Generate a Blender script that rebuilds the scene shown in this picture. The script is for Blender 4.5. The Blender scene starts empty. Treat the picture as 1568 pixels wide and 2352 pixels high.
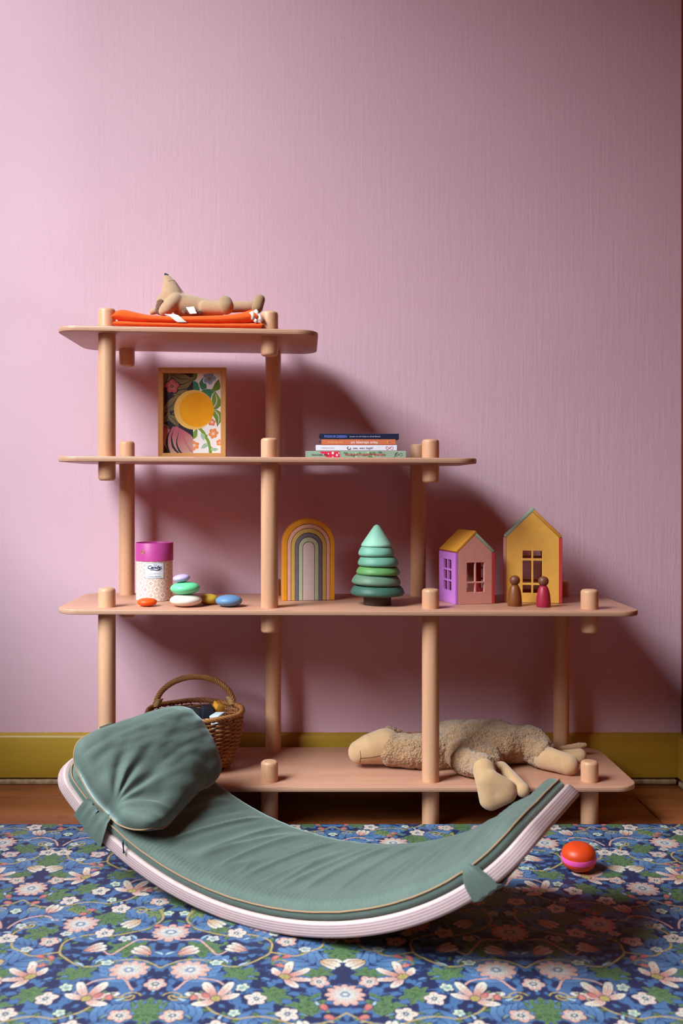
import bpy, bmesh, math, random
import numpy as np
from mathutils import Vector, Matrix, noise as mnoise

# ------------------------------------------------------------------ camera, sky, window light, exposure
scene = bpy.context.scene
C = scene.collection
W_PX, H_PX, F_PX = 1568, 2352, 2250.0          # frame and focal length in photo pixels
VPX, VPY, CAM_H = 702.0, 1112.0, 0.79          # principal point of the level (shifted) lens, eye height
cam_d = bpy.data.cameras.new('camera')
cam = bpy.data.objects.new('camera', cam_d)
C.objects.link(cam)
cam.location = (0, 0, CAM_H)
cam.rotation_euler = (math.pi / 2, 0, 0)
cam_d.sensor_fit = 'HORIZONTAL'
cam_d.sensor_width = 36.0
cam_d.lens = F_PX / W_PX * 36.0
cam_d.shift_x = (W_PX / 2 - VPX) / W_PX
cam_d.shift_y = -(H_PX / 2 - VPY) / W_PX
cam_d.clip_start = 0.05
cam_d.dof.use_dof = True
cam_d.dof.focus_distance = 2.3
cam_d.dof.aperture_fstop = 6.3
scene.camera = cam

vs = scene.view_settings
vs.view_transform = 'Standard'
vs.look = 'None'
vs.gamma = 1.0
vs.use_curve_mapping = False
vs.exposure = 0.0

world = bpy.data.worlds.new('overcast_sky')
scene.world = world
world.use_nodes = True
wn = world.node_tree
wn.nodes['Background'].inputs['Color'].default_value = (0.80, 0.985, 1.0, 1)
wn.nodes['Background'].inputs['Strength'].default_value = 36.5

# the room: back wall at Y=2.635, window in the left wall
WALL_Y, WALL_L, WALL_R, WALL_F, CEIL, FLOOR_Z, MAT_Z = 2.635, -1.38, 1.0095, -1.4, 3.8, -0.012, 0.004
WIN_Y0, WIN_Y1, WIN_Z0, WIN_Z1 = 0.12, 1.72, 1.0, 3.42
portal_d = bpy.data.lights.new('window_daylight', 'AREA')
portal_d.shape = 'RECTANGLE'
portal_d.size = WIN_Y1 - WIN_Y0
portal_d.size_y = WIN_Z1 - WIN_Z0
portal_d.cycles.is_portal = True
portal = bpy.data.objects.new('window_daylight', portal_d)
C.objects.link(portal)
# area lights shine along local -Z: turn it to face into the room (+X)
portal.matrix_world = Matrix.Translation((WALL_L - 0.06, (WIN_Y0 + WIN_Y1) / 2, (WIN_Z0 + WIN_Z1) / 2)) @ \
    Matrix(((0, 0, -1, 0), (-1, 0, 0, 0), (0, 1, 0, 0), (0, 0, 0, 1)))
try:
    scene.cycles.max_bounces = 8
    scene.cycles.diffuse_bounces = 5
    scene.cycles.glossy_bounces = 3
    scene.cycles.use_denoising = True
    scene.cycles.caustics_reflective = False
    scene.cycles.caustics_refractive = False
except Exception:
    pass

# ------------------------------------------------------------------ helpers
R = random.Random(7)


def at(px, py, Y):
    """photo pixel at a known depth -> point of the room"""
    return Vector(((px - VPX) * Y / F_PX, Y, CAM_H - (py - VPY) * Y / F_PX))


def link(name, me, mat=None, parent=None):
    o = bpy.data.objects.new(name, me)
    C.objects.link(o)
    if mat is not None:
        me.materials.clear()
        me.materials.append(mat)
    if parent is not None:
        o.parent = parent
        o.matrix_parent_inverse = parent.matrix_world.inverted() if parent.matrix_world != Matrix() else Matrix()
    return o


def mk(name, verts, faces, mat=None, parent=None, smooth=False):
    me = bpy.data.meshes.new(name)
    me.from_pydata([tuple(v) for v in verts], [], faces)
    me.validate()
    bm = bmesh.new()
    bm.from_mesh(me)
    bmesh.ops.recalc_face_normals(bm, faces=bm.faces)
    bm.to_mesh(me)
    bm.free()
    if smooth:
        me.polygons.foreach_set('use_smooth', [True] * len(me.polygons))
    return link(name, me, mat, parent)


def from_bm(name, bm, mat=None, parent=None, smooth=False, angle=None):
    bmesh.ops.recalc_face_normals(bm, faces=bm.faces)
    me = bpy.data.meshes.new(name)
    bm.to_mesh(me)
    bm.free()
    if smooth:
        me.polygons.foreach_set('use_smooth', [True] * len(me.polygons))
        if angle:
            me.set_sharp_from_angle(angle=math.radians(angle))
    return link(name, me, mat, parent)


def empty(name, loc=(0, 0, 0), rz=0.0):
    o = bpy.data.objects.new(name, None)
    C.objects.link(o)
    o.empty_display_size = 0.03
    o.matrix_world = Matrix.Translation(loc) @ Matrix.Rotation(rz, 4, 'Z')
    return o


def tag(o, label=None, cat=None, group=None, kind=None):
    if label:
        o['label'] = label
    if cat:
        o['category'] = cat
    if group:
        o['group'] = group
    if kind:
        o['kind'] = kind
    return o


def box_bm(x0, x1, y0, y1, z0, z1, bevel=0.0, seg=2):
    bm = bmesh.new()
    v = [bm.verts.new(p) for p in ((x0, y0, z0), (x1, y0, z0), (x1, y1, z0), (x0, y1, z0), (x0, y0, z1), (x1, y0, z1), (x1, y1, z1), (x0, y1, z1))]
    for f in ((0, 3, 2, 1), (4, 5, 6, 7), (0, 1, 5, 4), (1, 2, 6, 5), (2, 3, 7, 6), (3, 0, 4, 7)):
        bm.faces.new([v[i] for i in f])
    if bevel > 0:
        bmesh.ops.bevel(bm, geom=list(bm.edges), offset=bevel, segments=seg, affect='EDGES', profile=0.5)
    return bm


def box(name, x0, x1, y0, y1, z0, z1, mat, parent=None, bevel=0.0, seg=2):
    return from_bm(name, box_bm(x0, x1, y0, y1, z0, z1, bevel, seg), mat, parent, smooth=bevel > 0, angle=50)


def lathe(name, prof, mat, parent=None, n=40, loc=(0, 0, 0), angle=40):
    bm = bmesh.new()
    rings = []
    for r, z in prof:
        if r < 1e-6:
            rings.append([bm.verts.new((0, 0, z))])
        else:
            rings.append([bm.verts.new((r * math.cos(2 * math.pi * k / n), r * math.sin(2 * math.pi * k / n), z)) for k in range(n)])
    for a, b in zip(rings[:-1], rings[1:]):
        for k in range(n):
            k2 = (k + 1) % n
            if len(a) == 1 and len(b) == 1:
                continue
            if len(a) == 1:
                bm.faces.new((a[0], b[k], b[k2]))
            elif len(b) == 1:
                bm.faces.new((a[k], a[k2], b[0]))
            else:
                bm.faces.new((a[k], a[k2], b[k2], b[k]))
    bmesh.ops.translate(bm, verts=bm.verts, vec=Vector(loc))
    return from_bm(name, bm, mat, parent, smooth=True, angle=angle)


def tube_geo(pts, rad, sides=8, closed=False, twist=0.0, vo=0):
    """verts, faces of a swept tube; rad a number or list"""
    pts = [Vector(p) for p in pts]
    n = len(pts)
    V, F = [], []
    up = Vector((0, 0, 1))
    prev = None
    for i, p in enumerate(pts):
        if closed:
            t = (pts[(i + 1) % n] - pts[i - 1]).normalized()
        else:
            t = (pts[min(i + 1, n - 1)] - pts[max(i - 1, 0)]).normalized()
        if prev is None:
            ref = up if abs(t.z) < 0.9 else Vector((0, 1, 0))
            a = t.cross(ref).normalized()
        else:
            a = (prev - t * prev.dot(t)).normalized()
        prev = a
        b = t.cross(a)
        r = rad[i] if isinstance(rad, (list, tuple)) else rad
        for k in range(sides):
            w = 2 * math.pi * k / sides + twist * i
            V.append(p + (a * math.cos(w) + b * math.sin(w)) * r)
    m = n if closed else n - 1
    for i in range(m):
        j = (i + 1) % n
        for k in range(sides):
            k2 = (k + 1) % sides
            F.append((vo + i * sides + k, vo + i * sides + k2, vo + j * sides + k2, vo + j * sides + k))
    if not closed:
        F.append(tuple(vo + k for k in range(sides))[::-1])
        F.append(tuple(vo + (n - 1) * sides + k for k in range(sides)))
    return V, F


def tube(name, pts, rad, mat, parent=None, sides=8, closed=False):
    V, F = tube_geo(pts, rad, sides, closed)
    return mk(name, V, F, mat, parent, smooth=True)


def eval_mesh(o, name):
    bpy.context.view_layer.update()
    dg = bpy.context.evaluated_depsgraph_get()
    me = bpy.data.meshes.new_from_object(o.evaluated_get(dg))
    me.name = name
    d = o.data
    bpy.data.objects.remove(o)
    return me


def plate_mesh(name, polys, thick, bevel=0.0):
    """flat plate in XZ from closed outlines (first outer, others holes), thickness along Y (centred)"""
    cu = bpy.data.curves.new(name, 'CURVE')
    cu.dimensions = '2D'
    cu.fill_mode = 'BOTH'
    cu.extrude = thick / 2 - bevel
    cu.bevel_depth = bevel
    cu.bevel_resolution = 1
    cu.offset = -bevel
    for poly in polys:
        sp = cu.splines.new('POLY')
        sp.points.add(len(poly) - 1)
        for p, q in zip(sp.points, poly):
            p.co = (q[0], q[1], 0, 1)
        sp.use_cyclic_u = True
    o = bpy.data.objects.new(name, cu)
    C.objects.link(o)
    me = eval_mesh(o, name)
    me.transform(Matrix.Rotation(math.pi / 2, 4, 'X'))
    me.polygons.foreach_set('use_smooth', [False] * len(me.polygons))
    return me


def rrect(x0, x1, z0, z1, r, n=4):
    out = []
    for cx, cz, a0 in ((x1 - r, z0 + r, -90), (x1 - r, z1 - r, 0), (x0 + r, z1 - r, 90), (x0 + r, z0 + r, 180)):
        for k in range(n + 1):
            a = math.radians(a0 + 90 * k / n)
            out.append((cx + r * math.cos(a), cz + r * math.sin(a)))
    return out


def text_mesh(s, width=None, height=None, ext=0.00015, bold=0.0, shear=0.0, space=1.0):
    """lettering in XZ, left edge and baseline at the origin, facing -Y"""
    cu = bpy.data.curves.new('lettering', 'FONT')
    cu.body = s
    cu.size = 1.0
    cu.offset = bold
    cu.shear = shear
    cu.space_character = space
    cu.resolution_u = 3
    o = bpy.data.objects.new('lettering', cu)
    C.objects.link(o)
    me = eval_mesh(o, 'lettering')
    co = np.array([v.co[:] for v in me.vertices])
    x0, x1 = co[:, 0].min(), co[:, 0].max()
    sx = sy = 1.0
    cap = 0.72
    if height:
        sy = sx = height / cap
    if width:
        sx = width / (x1 - x0)
        if not height:
            sy = sx
    me.transform(Matrix.Translation((-x0, 0, 0)))
    me.transform(Matrix.Diagonal((sx, sy, 1, 1)))
    me.transform(Matrix.Rotation(math.pi / 2, 4, 'X'))
    me.transform(Matrix.Translation((0, -ext, 0)))
    return me


def blob_mesh(name, caps, voxel=0.004, smooth=6, disp=None):
    """one continuous skin around tapered capsules ((p0, r0, p1, r1[, squash]))"""
    bm = bmesh.new()
    for c in caps:
        p0, r0, p1, r1 = Vector(c[0]), c[1], Vector(c[2]), c[3]
        d = (p1 - p0).length
        n = max(1, int(d / (min(r0, r1) * 0.35)) + 1)
        sc = c[4] if len(c) > 4 else (1, 1, 1)
        for k in range(n + 1):
            t = k / n
            m = Matrix.Translation(p0.lerp(p1, t)) @ Matrix.Diagonal((sc[0], sc[1], sc[2], 1))
            bmesh.ops.create_icosphere(bm, subdivisions=3, radius=r0 + (r1 - r0) * t, matrix=m)
    me = bpy.data.meshes.new(name)
    bm.to_mesh(me)
    bm.free()
    o = bpy.data.objects.new(name, me)
    C.objects.link(o)
    md = o.modifiers.new('r', 'REMESH')
    md.mode = 'VOXEL'
    md.voxel_size = voxel
    ms = o.modifiers.new('s', 'SMOOTH')
    ms.iterations = smooth
    ms.factor = 0.5
    out = eval_mesh(o, name)
    if disp:
        nv = len(out.vertices)
        co = np.empty(nv * 3)
        no = np.empty(nv * 3)
        out.vertices.foreach_get('co', co)
        out.vertices.foreach_get('normal', no)
        co, no = co.reshape(-1, 3), no.reshape(-1, 3)
        for i in range(nv):
            co[i] += no[i] * disp(Vector(co[i]))
        out.vertices.foreach_set('co', co.ravel())
    out.polygons.foreach_set('use_smooth', [True] * len(out.polygons))
    return out


# ------------------------------------------------------------------ node material helpers
def srgb(r, g, b):
    f = lambda c: (c / 255 / 12.92) if c / 255 <= 0.04045 else ((c / 255 + 0.055) / 1.055) ** 2.4
    return (f(r), f(g), f(b), 1.0)


class S:
    """a socket with arithmetic"""
    def __init__(s, t, k):
        s.t, s.k = t, k

    def op(s, o, *a, clamp=False):
        n = s.t.nodes.new('ShaderNodeMath')
        n.operation = o
        n.use_clamp = clamp
        for i, v in enumerate((s,) + a):
            if isinstance(v, S):
                s.t.links.new(v.k, n.inputs[i])
            else:
                n.inputs[i].default_value = v
        return S(s.t, n.outputs[0])

    def __add__(s, o): return s.op('ADD', o)
    def __radd__(s, o): return s.op('ADD', o)
    def __sub__(s, o): return s.op('SUBTRACT', o)
    def __mul__(s, o): return s.op('MULTIPLY', o)
    def __rmul__(s, o): return s.op('MULTIPLY', o)
    def __truediv__(s, o): return s.op('DIVIDE', o)
    def __lt__(s, o): return s.op('LESS_THAN', o)
    def __gt__(s, o): return s.op('GREATER_THAN', o)
    def abs(s): return s.op('ABSOLUTE')
    def sin(s): return s.op('SINE')
    def cos(s): return s.op('COSINE')
    def neg(s): return s.op('MULTIPLY', -1.0)
    def __rsub__(s, o): return s.neg() + o


def const(t, v):
    n = t.nodes.new('ShaderNodeValue')
    n.outputs[0].default_value = v
    return S(t, n.outputs[0])


def new_mat(name, rough=0.5, spec=0.4):
    m = bpy.data.materials.new(name)
    m.use_nodes = True
    b = m.node_tree.nodes['Principled BSDF']
    b.inputs['Roughness'].default_value = rough
    b.inputs['Specular IOR Level'].default_value = spec
    return m, m.node_tree, b


def coords(t, kind='Object'):
    n = t.nodes.new('ShaderNodeTexCoord')
    return n.outputs[kind]


def mapping(t, vec, scale=(1, 1, 1), rot=(0, 0, 0), loc=(0, 0, 0)):
    n = t.nodes.new('ShaderNodeMapping')
    n.inputs['Scale'].default_value = scale
    n.inputs['Rotation'].default_value = rot
    n.inputs['Location'].default_value = loc
    t.links.new(vec, n.inputs['Vector'])
    return n.outputs[0]


def noise(t, vec, scale=5.0, detail=3.0, rough=0.5, out='Fac', dist=0.0):
    n = t.nodes.new('ShaderNodeTexNoise')
    n.inputs['Scale'].default_value = scale
    n.inputs['Detail'].default_value = detail
    n.inputs['Roughness'].default_value = rough
    n.inputs['Distortion'].default_value = dist
    if vec is not None:
        t.links.new(vec, n.inputs['Vector'])
    return n.outputs[out]


def ramp(t, fac, stops):
    n = t.nodes.new('ShaderNodeValToRGB')
    e = n.color_ramp.elements
    while len(e) > len(stops):
        e.remove(e[-1])
    while len(e) < len(stops):
        e.new(0.5)
    for x, (p, c) in zip(e, stops):
        x.position = p
        x.color = c
    t.links.new(fac.k if isinstance(fac, S) else fac, n.inputs[0])
    return n.outputs[0]


def mix(t, fac, a, b, blend='MIX'):
    n = t.nodes.new('ShaderNodeMix')
    n.data_type = 'RGBA'
    n.blend_type = blend
    for i, v in ((0, fac), (6, a), (7, b)):
        if isinstance(v, S):
            t.links.new(v.k, n.inputs[i])
        elif isinstance(v, bpy.types.NodeSocket):
            t.links.new(v, n.inputs[i])
        else:
            n.inputs[i].default_value = v
    return n.outputs[2]


def sep(t, vec):
    n = t.nodes.new('ShaderNodeSeparateXYZ')
    t.links.new(vec, n.inputs[0])
    return S(t, n.outputs[0]), S(t, n.outputs[1]), S(t, n.outputs[2])


def comb(t, x, y, z=0.0):
    n = t.nodes.new('ShaderNodeCombineXYZ')
    for i, v in enumerate((x, y, z)):
        if isinstance(v, S):
            t.links.new(v.k, n.inputs[i])
        else:
            n.inputs[i].default_value = v
    return n.outputs[0]


def bump(t, b, height, strength=0.3, dist=0.01, prev=None):
    n = t.nodes.new('ShaderNodeBump')
    n.inputs['Strength'].default_value = strength
    n.inputs['Distance'].default_value = dist
    t.links.new(height.k if isinstance(height, S) else height, n.inputs['Height'])
    if prev is not None:
        t.links.new(prev, n.inputs['Normal'])
    t.links.new(n.outputs[0], b.inputs['Normal'])
    return n.outputs[0]


def plain(name, col, rough=0.5, var=0.06, scale=40, spec=0.35, bump_s=0.0, bump_scale=200, sheen=0.0):
    m, t, b = new_mat(name, rough, spec)
    vec = coords(t)
    f = noise(t, vec, scale, 4)
    dk = tuple(c * (1 - var * 2) for c in col[:3]) + (1,)
    lt = tuple(min(1, c * (1 + var * 2)) for c in col[:3]) + (1,)
    t.links.new(ramp(t, f, [(0.3, dk), (0.7, lt)]), b.inputs['Base Color'])
    if bump_s:
        bump(t, b, noise(t, vec, bump_scale, 3), bump_s, 0.002)
    if sheen:
        b.inputs['Sheen Weight'].default_value = sheen
        b.inputs['Sheen Roughness'].default_value = 0.5
    return m


def wood(name, c_lo, c_hi, axis='Z', scale=14, stretch=14, rough=0.42, fleck=True, spec=0.4):
    """straight-grained timber; axis is the grain direction"""
    m, t, b = new_mat(name, rough, spec)
    vec = coords(t)
    sc = {'X': (1.0 / stretch, 1, 1), 'Y': (1, 1.0 / stretch, 1), 'Z': (1, 1, 1.0 / stretch)}[axis]
    mv = mapping(t, vec, sc)
    f = S(t, noise(t, mv, scale, 6, 0.6, dist=0.6))
    f2 = S(t, noise(t, mv, scale * 6, 4, 0.6))
    col = ramp(t, f * 0.7 + f2 * 0.3, [(0.32, c_lo), (0.68, c_hi)])
    if fleck:   # short dark medullary flecks of beech
        v2 = mapping(t, vec, {'X': (0.18, 1, 1), 'Y': (1, 0.18, 1), 'Z': (1, 1, 0.18)}[axis])
        k = S(t, noise(t, v2, 420, 2, 0.5))
        col = mix(t, (k > 0.66) * 0.22, col, tuple(c * 0.45 for c in c_lo[:3]) + (1,))
    t.links.new(col, b.inputs['Base Color'])
    bump(t, b, f2, 0.06, 0.001)
    return m


# ------------------------------------------------------------------ materials of the setting
def wall_paint():
    m, t, b = new_mat('pink_wall_paint', 0.62, 0.3)
    vec = coords(t)
    # brushed vertical streaks, roller stipple and a few trowel scars
    st = S(t, noise(t, mapping(t, vec, (1, 1, 0.055)), 130, 3, 0.55))
    st2 = S(t, noise(t, mapping(t, vec, (1, 1, 0.12)), 55, 4, 0.6))
    dots = S(t, noise(t, vec, 150, 3, 0.6))
    mott = S(t, noise(t, vec, 2.2, 4, 0.5))
    patch = S(t, noise(t, vec, 5.0, 3, 0.5))
    col = ramp(t, mott, [(0.3, srgb(214, 167, 183)), (0.7, srgb(219, 172, 188))])
    t.links.new(col, b.inputs['Base Color'])
    h = st * 0.55 + st2 * 0.40 + dots * 0.40 + ((dots - 0.62).op('MAXIMUM', 0.0)) * patch * 2.5
    bump(t, b, h, 0.8, 0.0016)
    return m


def plain_wall(name, col):
    return plain(name, col, 0.7, 0.03, 3, 0.25)


def skirting_paint():
    m, t, b = new_mat('mustard_gloss_paint', 0.38, 0.5)
    vec = coords(t)
    f = S(t, noise(t, mapping(t, vec, (0.15, 1, 1)), 22, 5, 0.6))
    t.links.new(ramp(t, f, [(0.3, srgb(164, 122, 34)), (0.7, srgb(178, 136, 44))]), b.inputs['Base Color'])
    bump(t, b, f, 0.25, 0.002)
    return m


def floor_wood():
    m, t, b = new_mat('old_floorboards', 0.42, 0.4)
    vec = coords(t)
    oi = t.nodes.new('ShaderNodeObjectInfo')
    rnd = S(t, oi.outputs['Random'])
    n = t.nodes.new('ShaderNodeVectorMath')
    n.operation = 'ADD'
    t.links.new(vec, n.inputs[0])
    t.links.new(comb(t, rnd * 13.0, rnd * 7.0, 0.0), n.inputs[1])
    mv = mapping(t, n.outputs[0], (0.09, 1, 1))
    f = S(t, noise(t, mv, 26, 6, 0.65, dist=0.9))
    g = S(t, noise(t, mapping(t, n.outputs[0], (0.4, 1, 1)), 7, 3))
    col = ramp(t, f * 0.6 + g * 0.4 + rnd * 0.08, [(0.3, srgb(98, 46, 24)), (0.52, srgb(136, 72, 38)), (0.72, srgb(160, 92, 50))])
    wear = S(t, noise(t, vec, 9, 5, 0.7))
    col = mix(t, (wear > 0.62) * 0.35, col, srgb(70, 38, 28))
    t.links.new(col, b.inputs['Base Color'])
    bump(t, b, f, 0.2, 0.002)
    return m


M_wall = wall_paint()
M_wall2 = plain_wall('warm_bounce_paint', srgb(104, 38, 18))  # unseen walls and ceiling: tints invented to deepen and redden bounced light
M_ceil = plain_wall('ceiling_paint', srgb(124, 62, 38))
M_skirt = skirting_paint()
M_floor = floor_wood()
M_gap = plain('dirty_plaster_strip', srgb(150, 118, 90), 0.85, 0.2, 60)
M_white = plain('white_gloss_paint', srgb(225, 222, 215), 0.4, 0.02)
M_subfloor = plain('dark_subfloor', srgb(38, 24, 18), 0.9, 0.1)  # even dark brown of the slab under the floorboards

# ------------------------------------------------------------------ the room shell
def struct(o):
    o['kind'] = 'structure'
    return o


struct(box('wall_back', WALL_L - 0.3, WALL_R + 0.3, WALL_Y, WALL_Y + 0.15, -0.1, CEIL, M_wall))
struct(box('wall_right', WALL_R, WALL_R + 0.15, WALL_F - 0.15, WALL_Y, -0.1, CEIL, M_wall2))
struct(box('wall_front', WALL_L - 0.3, WALL_R + 0.3, WALL_F - 0.15, WALL_F, -0.1, CEIL, M_wall2))
struct(box('ceiling', WALL_L - 0.3, WALL_R + 0.3, WALL_F - 0.15, WALL_Y + 0.15, CEIL, CEIL + 0.12, M_ceil))
# left wall with the window opening
bm = bmesh.new()
for (y0, y1, z0, z1) in ((WALL_F - 0.15, WIN_Y0, -0.1, CEIL), (WIN_Y1, WALL_Y, -0.1, CEIL), (WIN_Y0, WIN_Y1, -0.1, WIN_Z0), (WIN_Y0, WIN_Y1, WIN_Z1, CEIL)):
    b2 = box_bm(WALL_L - 0.22, WALL_L, y0, y1, z0, z1)
    me = bpy.data.meshes.new('t')
    b2.to_mesh(me)
    b2.free()
    bm.from_mesh(me)
    bpy.data.meshes.remove(me)
struct(from_bm('wall_left', bm, M_wall2))
# window joinery, just out of frame
win = struct(empty('window_1', (WALL_L - 0.12, (WIN_Y0 + WIN_Y1) / 2, WIN_Z0)))
fw = 0.05
for nm, a in (('window_sill', (WALL_L - 0.2, WALL_L + 0.06, WIN_Y0 - 0.04, WIN_Y1 + 0.04, WIN_Z0 - 0.035, WIN_Z0)),
              ('window_frame', (WALL_L - 0.17, WALL_L - 0.11, WIN_Y0, WIN_Y0 + fw, WIN_Z0, WIN_Z1)),
              ('window_frame', (WALL_L - 0.17, WALL_L - 0.11, WIN_Y1 - fw, WIN_Y1, WIN_Z0, WIN_Z1)),
              ('window_frame', (WALL_L - 0.17, WALL_L - 0.11, WIN_Y0, WIN_Y1, WIN_Z1 - fw, WIN_Z1)),
              ('window_bar', (WALL_L - 0.16, WALL_L - 0.12, WIN_Y0, WIN_Y1, 1.75, 1.79))):
    box(nm, *a, M_white, win, 0.004)
# pavement outside, and an unseen house front added to block low sky light
M_street = plain('street_paving', srgb(66, 58, 52), 0.9, 0.1, 2)
M_facade = plain('dark_sky_block', srgb(74, 44, 34), 0.9, 0.1, 2)
struct(box('street_ground', -30, WALL_L - 0.4, -25, 25, -0.6, -0.5, M_street))
struct(box('sky_block_facade', -13, -12, -25, 25, -0.5, 8.0, M_facade))

# floor: substrate + boards laid along X
struct(box('floor', WALL_L - 0.2, WALL_R + 0.1, WALL_F - 0.1, WALL_Y, -0.1, FLOOR_Z - 0.018, M_subfloor))
floor = bpy.data.objects['floor']
row_y = [2.503 + 0.235 * k for k in range(-16, 1)] + [2.7]
for ri in range(len(row_y) - 1):
    y0, y1 = row_y[ri], min(row_y[ri + 1], WALL_Y)
    joint = 0.845 if ri == len(row_y) - 3 else R.uniform(-0.7, 0.7)
    if ri == len(row_y) - 2:
        joint = -0.9
    for x0, x1 in ((WALL_L, joint), (joint, WALL_R)):
        box('floorboard', x0 + 0.0012, x1 - 0.0012, y0 + 0.0012, y1 - 0.0012, FLOOR_Z - 0.018, FLOOR_Z, M_floor, floor, 0.0015, 1)

# skirting along the back wall: flat board, small top moulding, painted edge, dirty strip at the floor
SK_T = 0.016
sk = struct(box('baseboard_back', WALL_L, WALL_R, WALL_Y - SK_T, WALL_Y, 0.004, 0.114, M_skirt, None, 0.002))
tp = []
xs = np.linspace(WALL_L, WALL_R, 260)
Vv, Ff = [], []
for i, x in enumerate(xs):
    wv = 0.0016 * mnoise.noise(Vector((x * 22, 3.1, 0))) + 0.001 * mnoise.noise(Vector((x * 90, 1.1, 0)))
    for (yy, zz) in ((WALL_Y - SK_T + 0.001, 0.112), (WALL_Y - SK_T + 0.003, 0.1165), (WALL_Y - 0.008, 0.1185), (WALL_Y - 0.0015, 0.1225 + wv), (WALL_Y + 0.001, 0.1225 + wv), (WALL_Y + 0.001, 0.110)):
        Vv.append((x, yy, zz))
for i in range(len(xs) - 1):
    for k in range(6):
        k2 = (k + 1) % 6
        Ff.append((i * 6 + k, i * 6 + k2, (i + 1) * 6 + k2, (i + 1) * 6 + k))
mk('skirting_moulding', Vv, Ff, M_skirt, sk)
box('floor_strip', WALL_L, WALL_R - 0.02, WALL_Y - SK_T - 0.006, WALL_Y, FLOOR_Z, 0.0005, M_gap, sk, 0.003)
sk2 = struct(box('baseboard_right', WALL_R - SK_T, WALL_R, WALL_F, WALL_Y - SK_T, 0.004, 0.116, M_skirt, None, 0.002))
box('floor_strip', WALL_R - SK_T - 0.006, WALL_R, WALL_F, WALL_Y - SK_T - 0.02, FLOOR_Z, 0.0005, M_gap, sk2, 0.003)

# ------------------------------------------------------------------ printed play mat: a repeating flower-and-leaf print
def motif_group(name, draw, extra=()):
    """node group: takes the cloth coordinates and the colour so far, paints one motif, hands the colour on.
    inputs: Color, Vector, X, Y, Rot, Size, PX, PY (tile) + extra colours"""
    g = bpy.data.node_groups.new(name, 'ShaderNodeTree')
    I = g.interface
    I.new_socket('Color', in_out='OUTPUT', socket_type='NodeSocketColor')
    for nm, ty in (('Color', 'NodeSocketColor'), ('Vector', 'NodeSocketVector'), ('Place', 'NodeSocketVector'), ('Tile', 'NodeSocketVector'),
                   ('Rot', 'NodeSocketFloat'), ('Size', 'NodeSocketFloat'), ('Ruffle', 'NodeSocketFloat'), ('Lobes', 'NodeSocketFloat')):
        I.new_socket(nm, in_out='INPUT', socket_type=ty)
    for nm in ('C1', 'C2', 'C3', 'C4'):
        I.new_socket(nm, in_out='INPUT', socket_type='NodeSocketColor')
    gi = g.nodes.new('NodeGroupInput')
    k = gi.outputs

    def vm(op, *a):
        n = g.nodes.new('ShaderNodeVectorMath')
        n.operation = op
        for i, v in enumerate(a):
            if isinstance(v, bpy.types.NodeSocket):
                g.links.new(v, n.inputs[i])
            else:
                n.inputs[i].default_value = v
        return n.outputs[0]
    v = vm('MULTIPLY_ADD', k['Color'], (1e-9, 1e-9, 1e-9), k['Vector'])   # orders the motifs one after the other
    v = vm('SUBTRACT', v, k['Place'])
    half = vm('MULTIPLY', k['Tile'], (0.5, 0.5, 0.5))
    nhalf = vm('MULTIPLY', k['Tile'], (-0.5, -0.5, -0.5))
    v = vm('WRAP', v, half, nhalf)
    r = g.nodes.new('ShaderNodeVectorRotate')
    r.rotation_type = 'Z_AXIS'
    g.links.new((S(g, k['Rot']) * -1.0).k, r.inputs['Angle'])
    g.links.new(v, r.inputs['Vector'])
    x, y, _ = sep(g, r.outputs[0])
    sz = S(g, k['Size'])
    x, y = x / sz, y / sz                      # unit motif
    col = draw(g, x, y, S(g, k['Ruffle']), S(g, k['Lobes']), k)
    go = g.nodes.new('NodeGroupOutput')
    g.links.new(col, go.inputs[0])
    return g


def d_flower(g, x, y, ruf, lob, k):
    r = (x * x + y * y).op('SQRT')
    th = y.op('ARCTAN2', x)
    q = r / ((th * (lob * 0.5)).cos().abs() * 0.26 + 0.74)
    c = mix(g, q < 1.14, k['Color'], k['C4'])
    pet = mix(g, ((q - 0.35) * 2.0).op('ADD', 0.0, clamp=True), k['C2'], k['C1'])
    c = mix(g, q < 1.0, c, pet)
    ray = ((th * (lob * 2.5)).cos() > 0.7) * (q < 0.72)
    c = mix(g, ray * 0.4, c, k['C3'])
    c = mix(g, q < 0.28, c, k['C3'])
    return mix(g, q < 0.12, c, k['C2'])


def d_lobed(g, x, y, ruf, lob, k):
    y = y * 1.4
    r = (x * x + y * y).op('SQRT')
    th = y.op('ARCTAN2', x)
    q = r / ((th * (lob * 0.5)).cos().abs() * 0.45 + 0.55 + ruf * 0.6)
    c = mix(g, q < 1.1, k['Color'], k['C4'])
    c = mix(g, q < 1.0, c, k['C1'])
    v1 = ((th * (lob * 0.5)).sin().abs() < 0.16) * (q < 0.8)
    return mix(g, v1, c, k['C2'])


def d_petal(g, x, y, ruf, lob, k):
    """long bent petal: Lobes is the bend, C1 root to C2 tip"""
    y = y - x * x * lob
    e = ((1.0 - x * x) * 0.42 * (x * 0.35 + 1.0)).op('MAXIMUM', 0.0001)
    q = y.abs() / e + (x.abs() > 1.0) * 9.0
    c = mix(g, q < 1.22, k['Color'], k['C4'])
    c = mix(g, q < 1.0, c, mix(g, (x * 0.7 + 0.5).op('ADD', 0.0, clamp=True), k['C1'], k['C2']))
    return mix(g, (q < 0.14) * (x.abs() < 0.8) * 0.6, c, k['C3'])


def d_arc(g, x, y, ruf, lob, k):
    """open tendril: Lobes is its half span"""
    r = (x * x + y * y).op('SQRT')
    th = y.op('ARCTAN2', x)
    return mix(g, ((r - 1.0 + ruf * 0.15).abs() < 0.045) * (th.abs() < lob), k['Color'], k['C1'])


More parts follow.
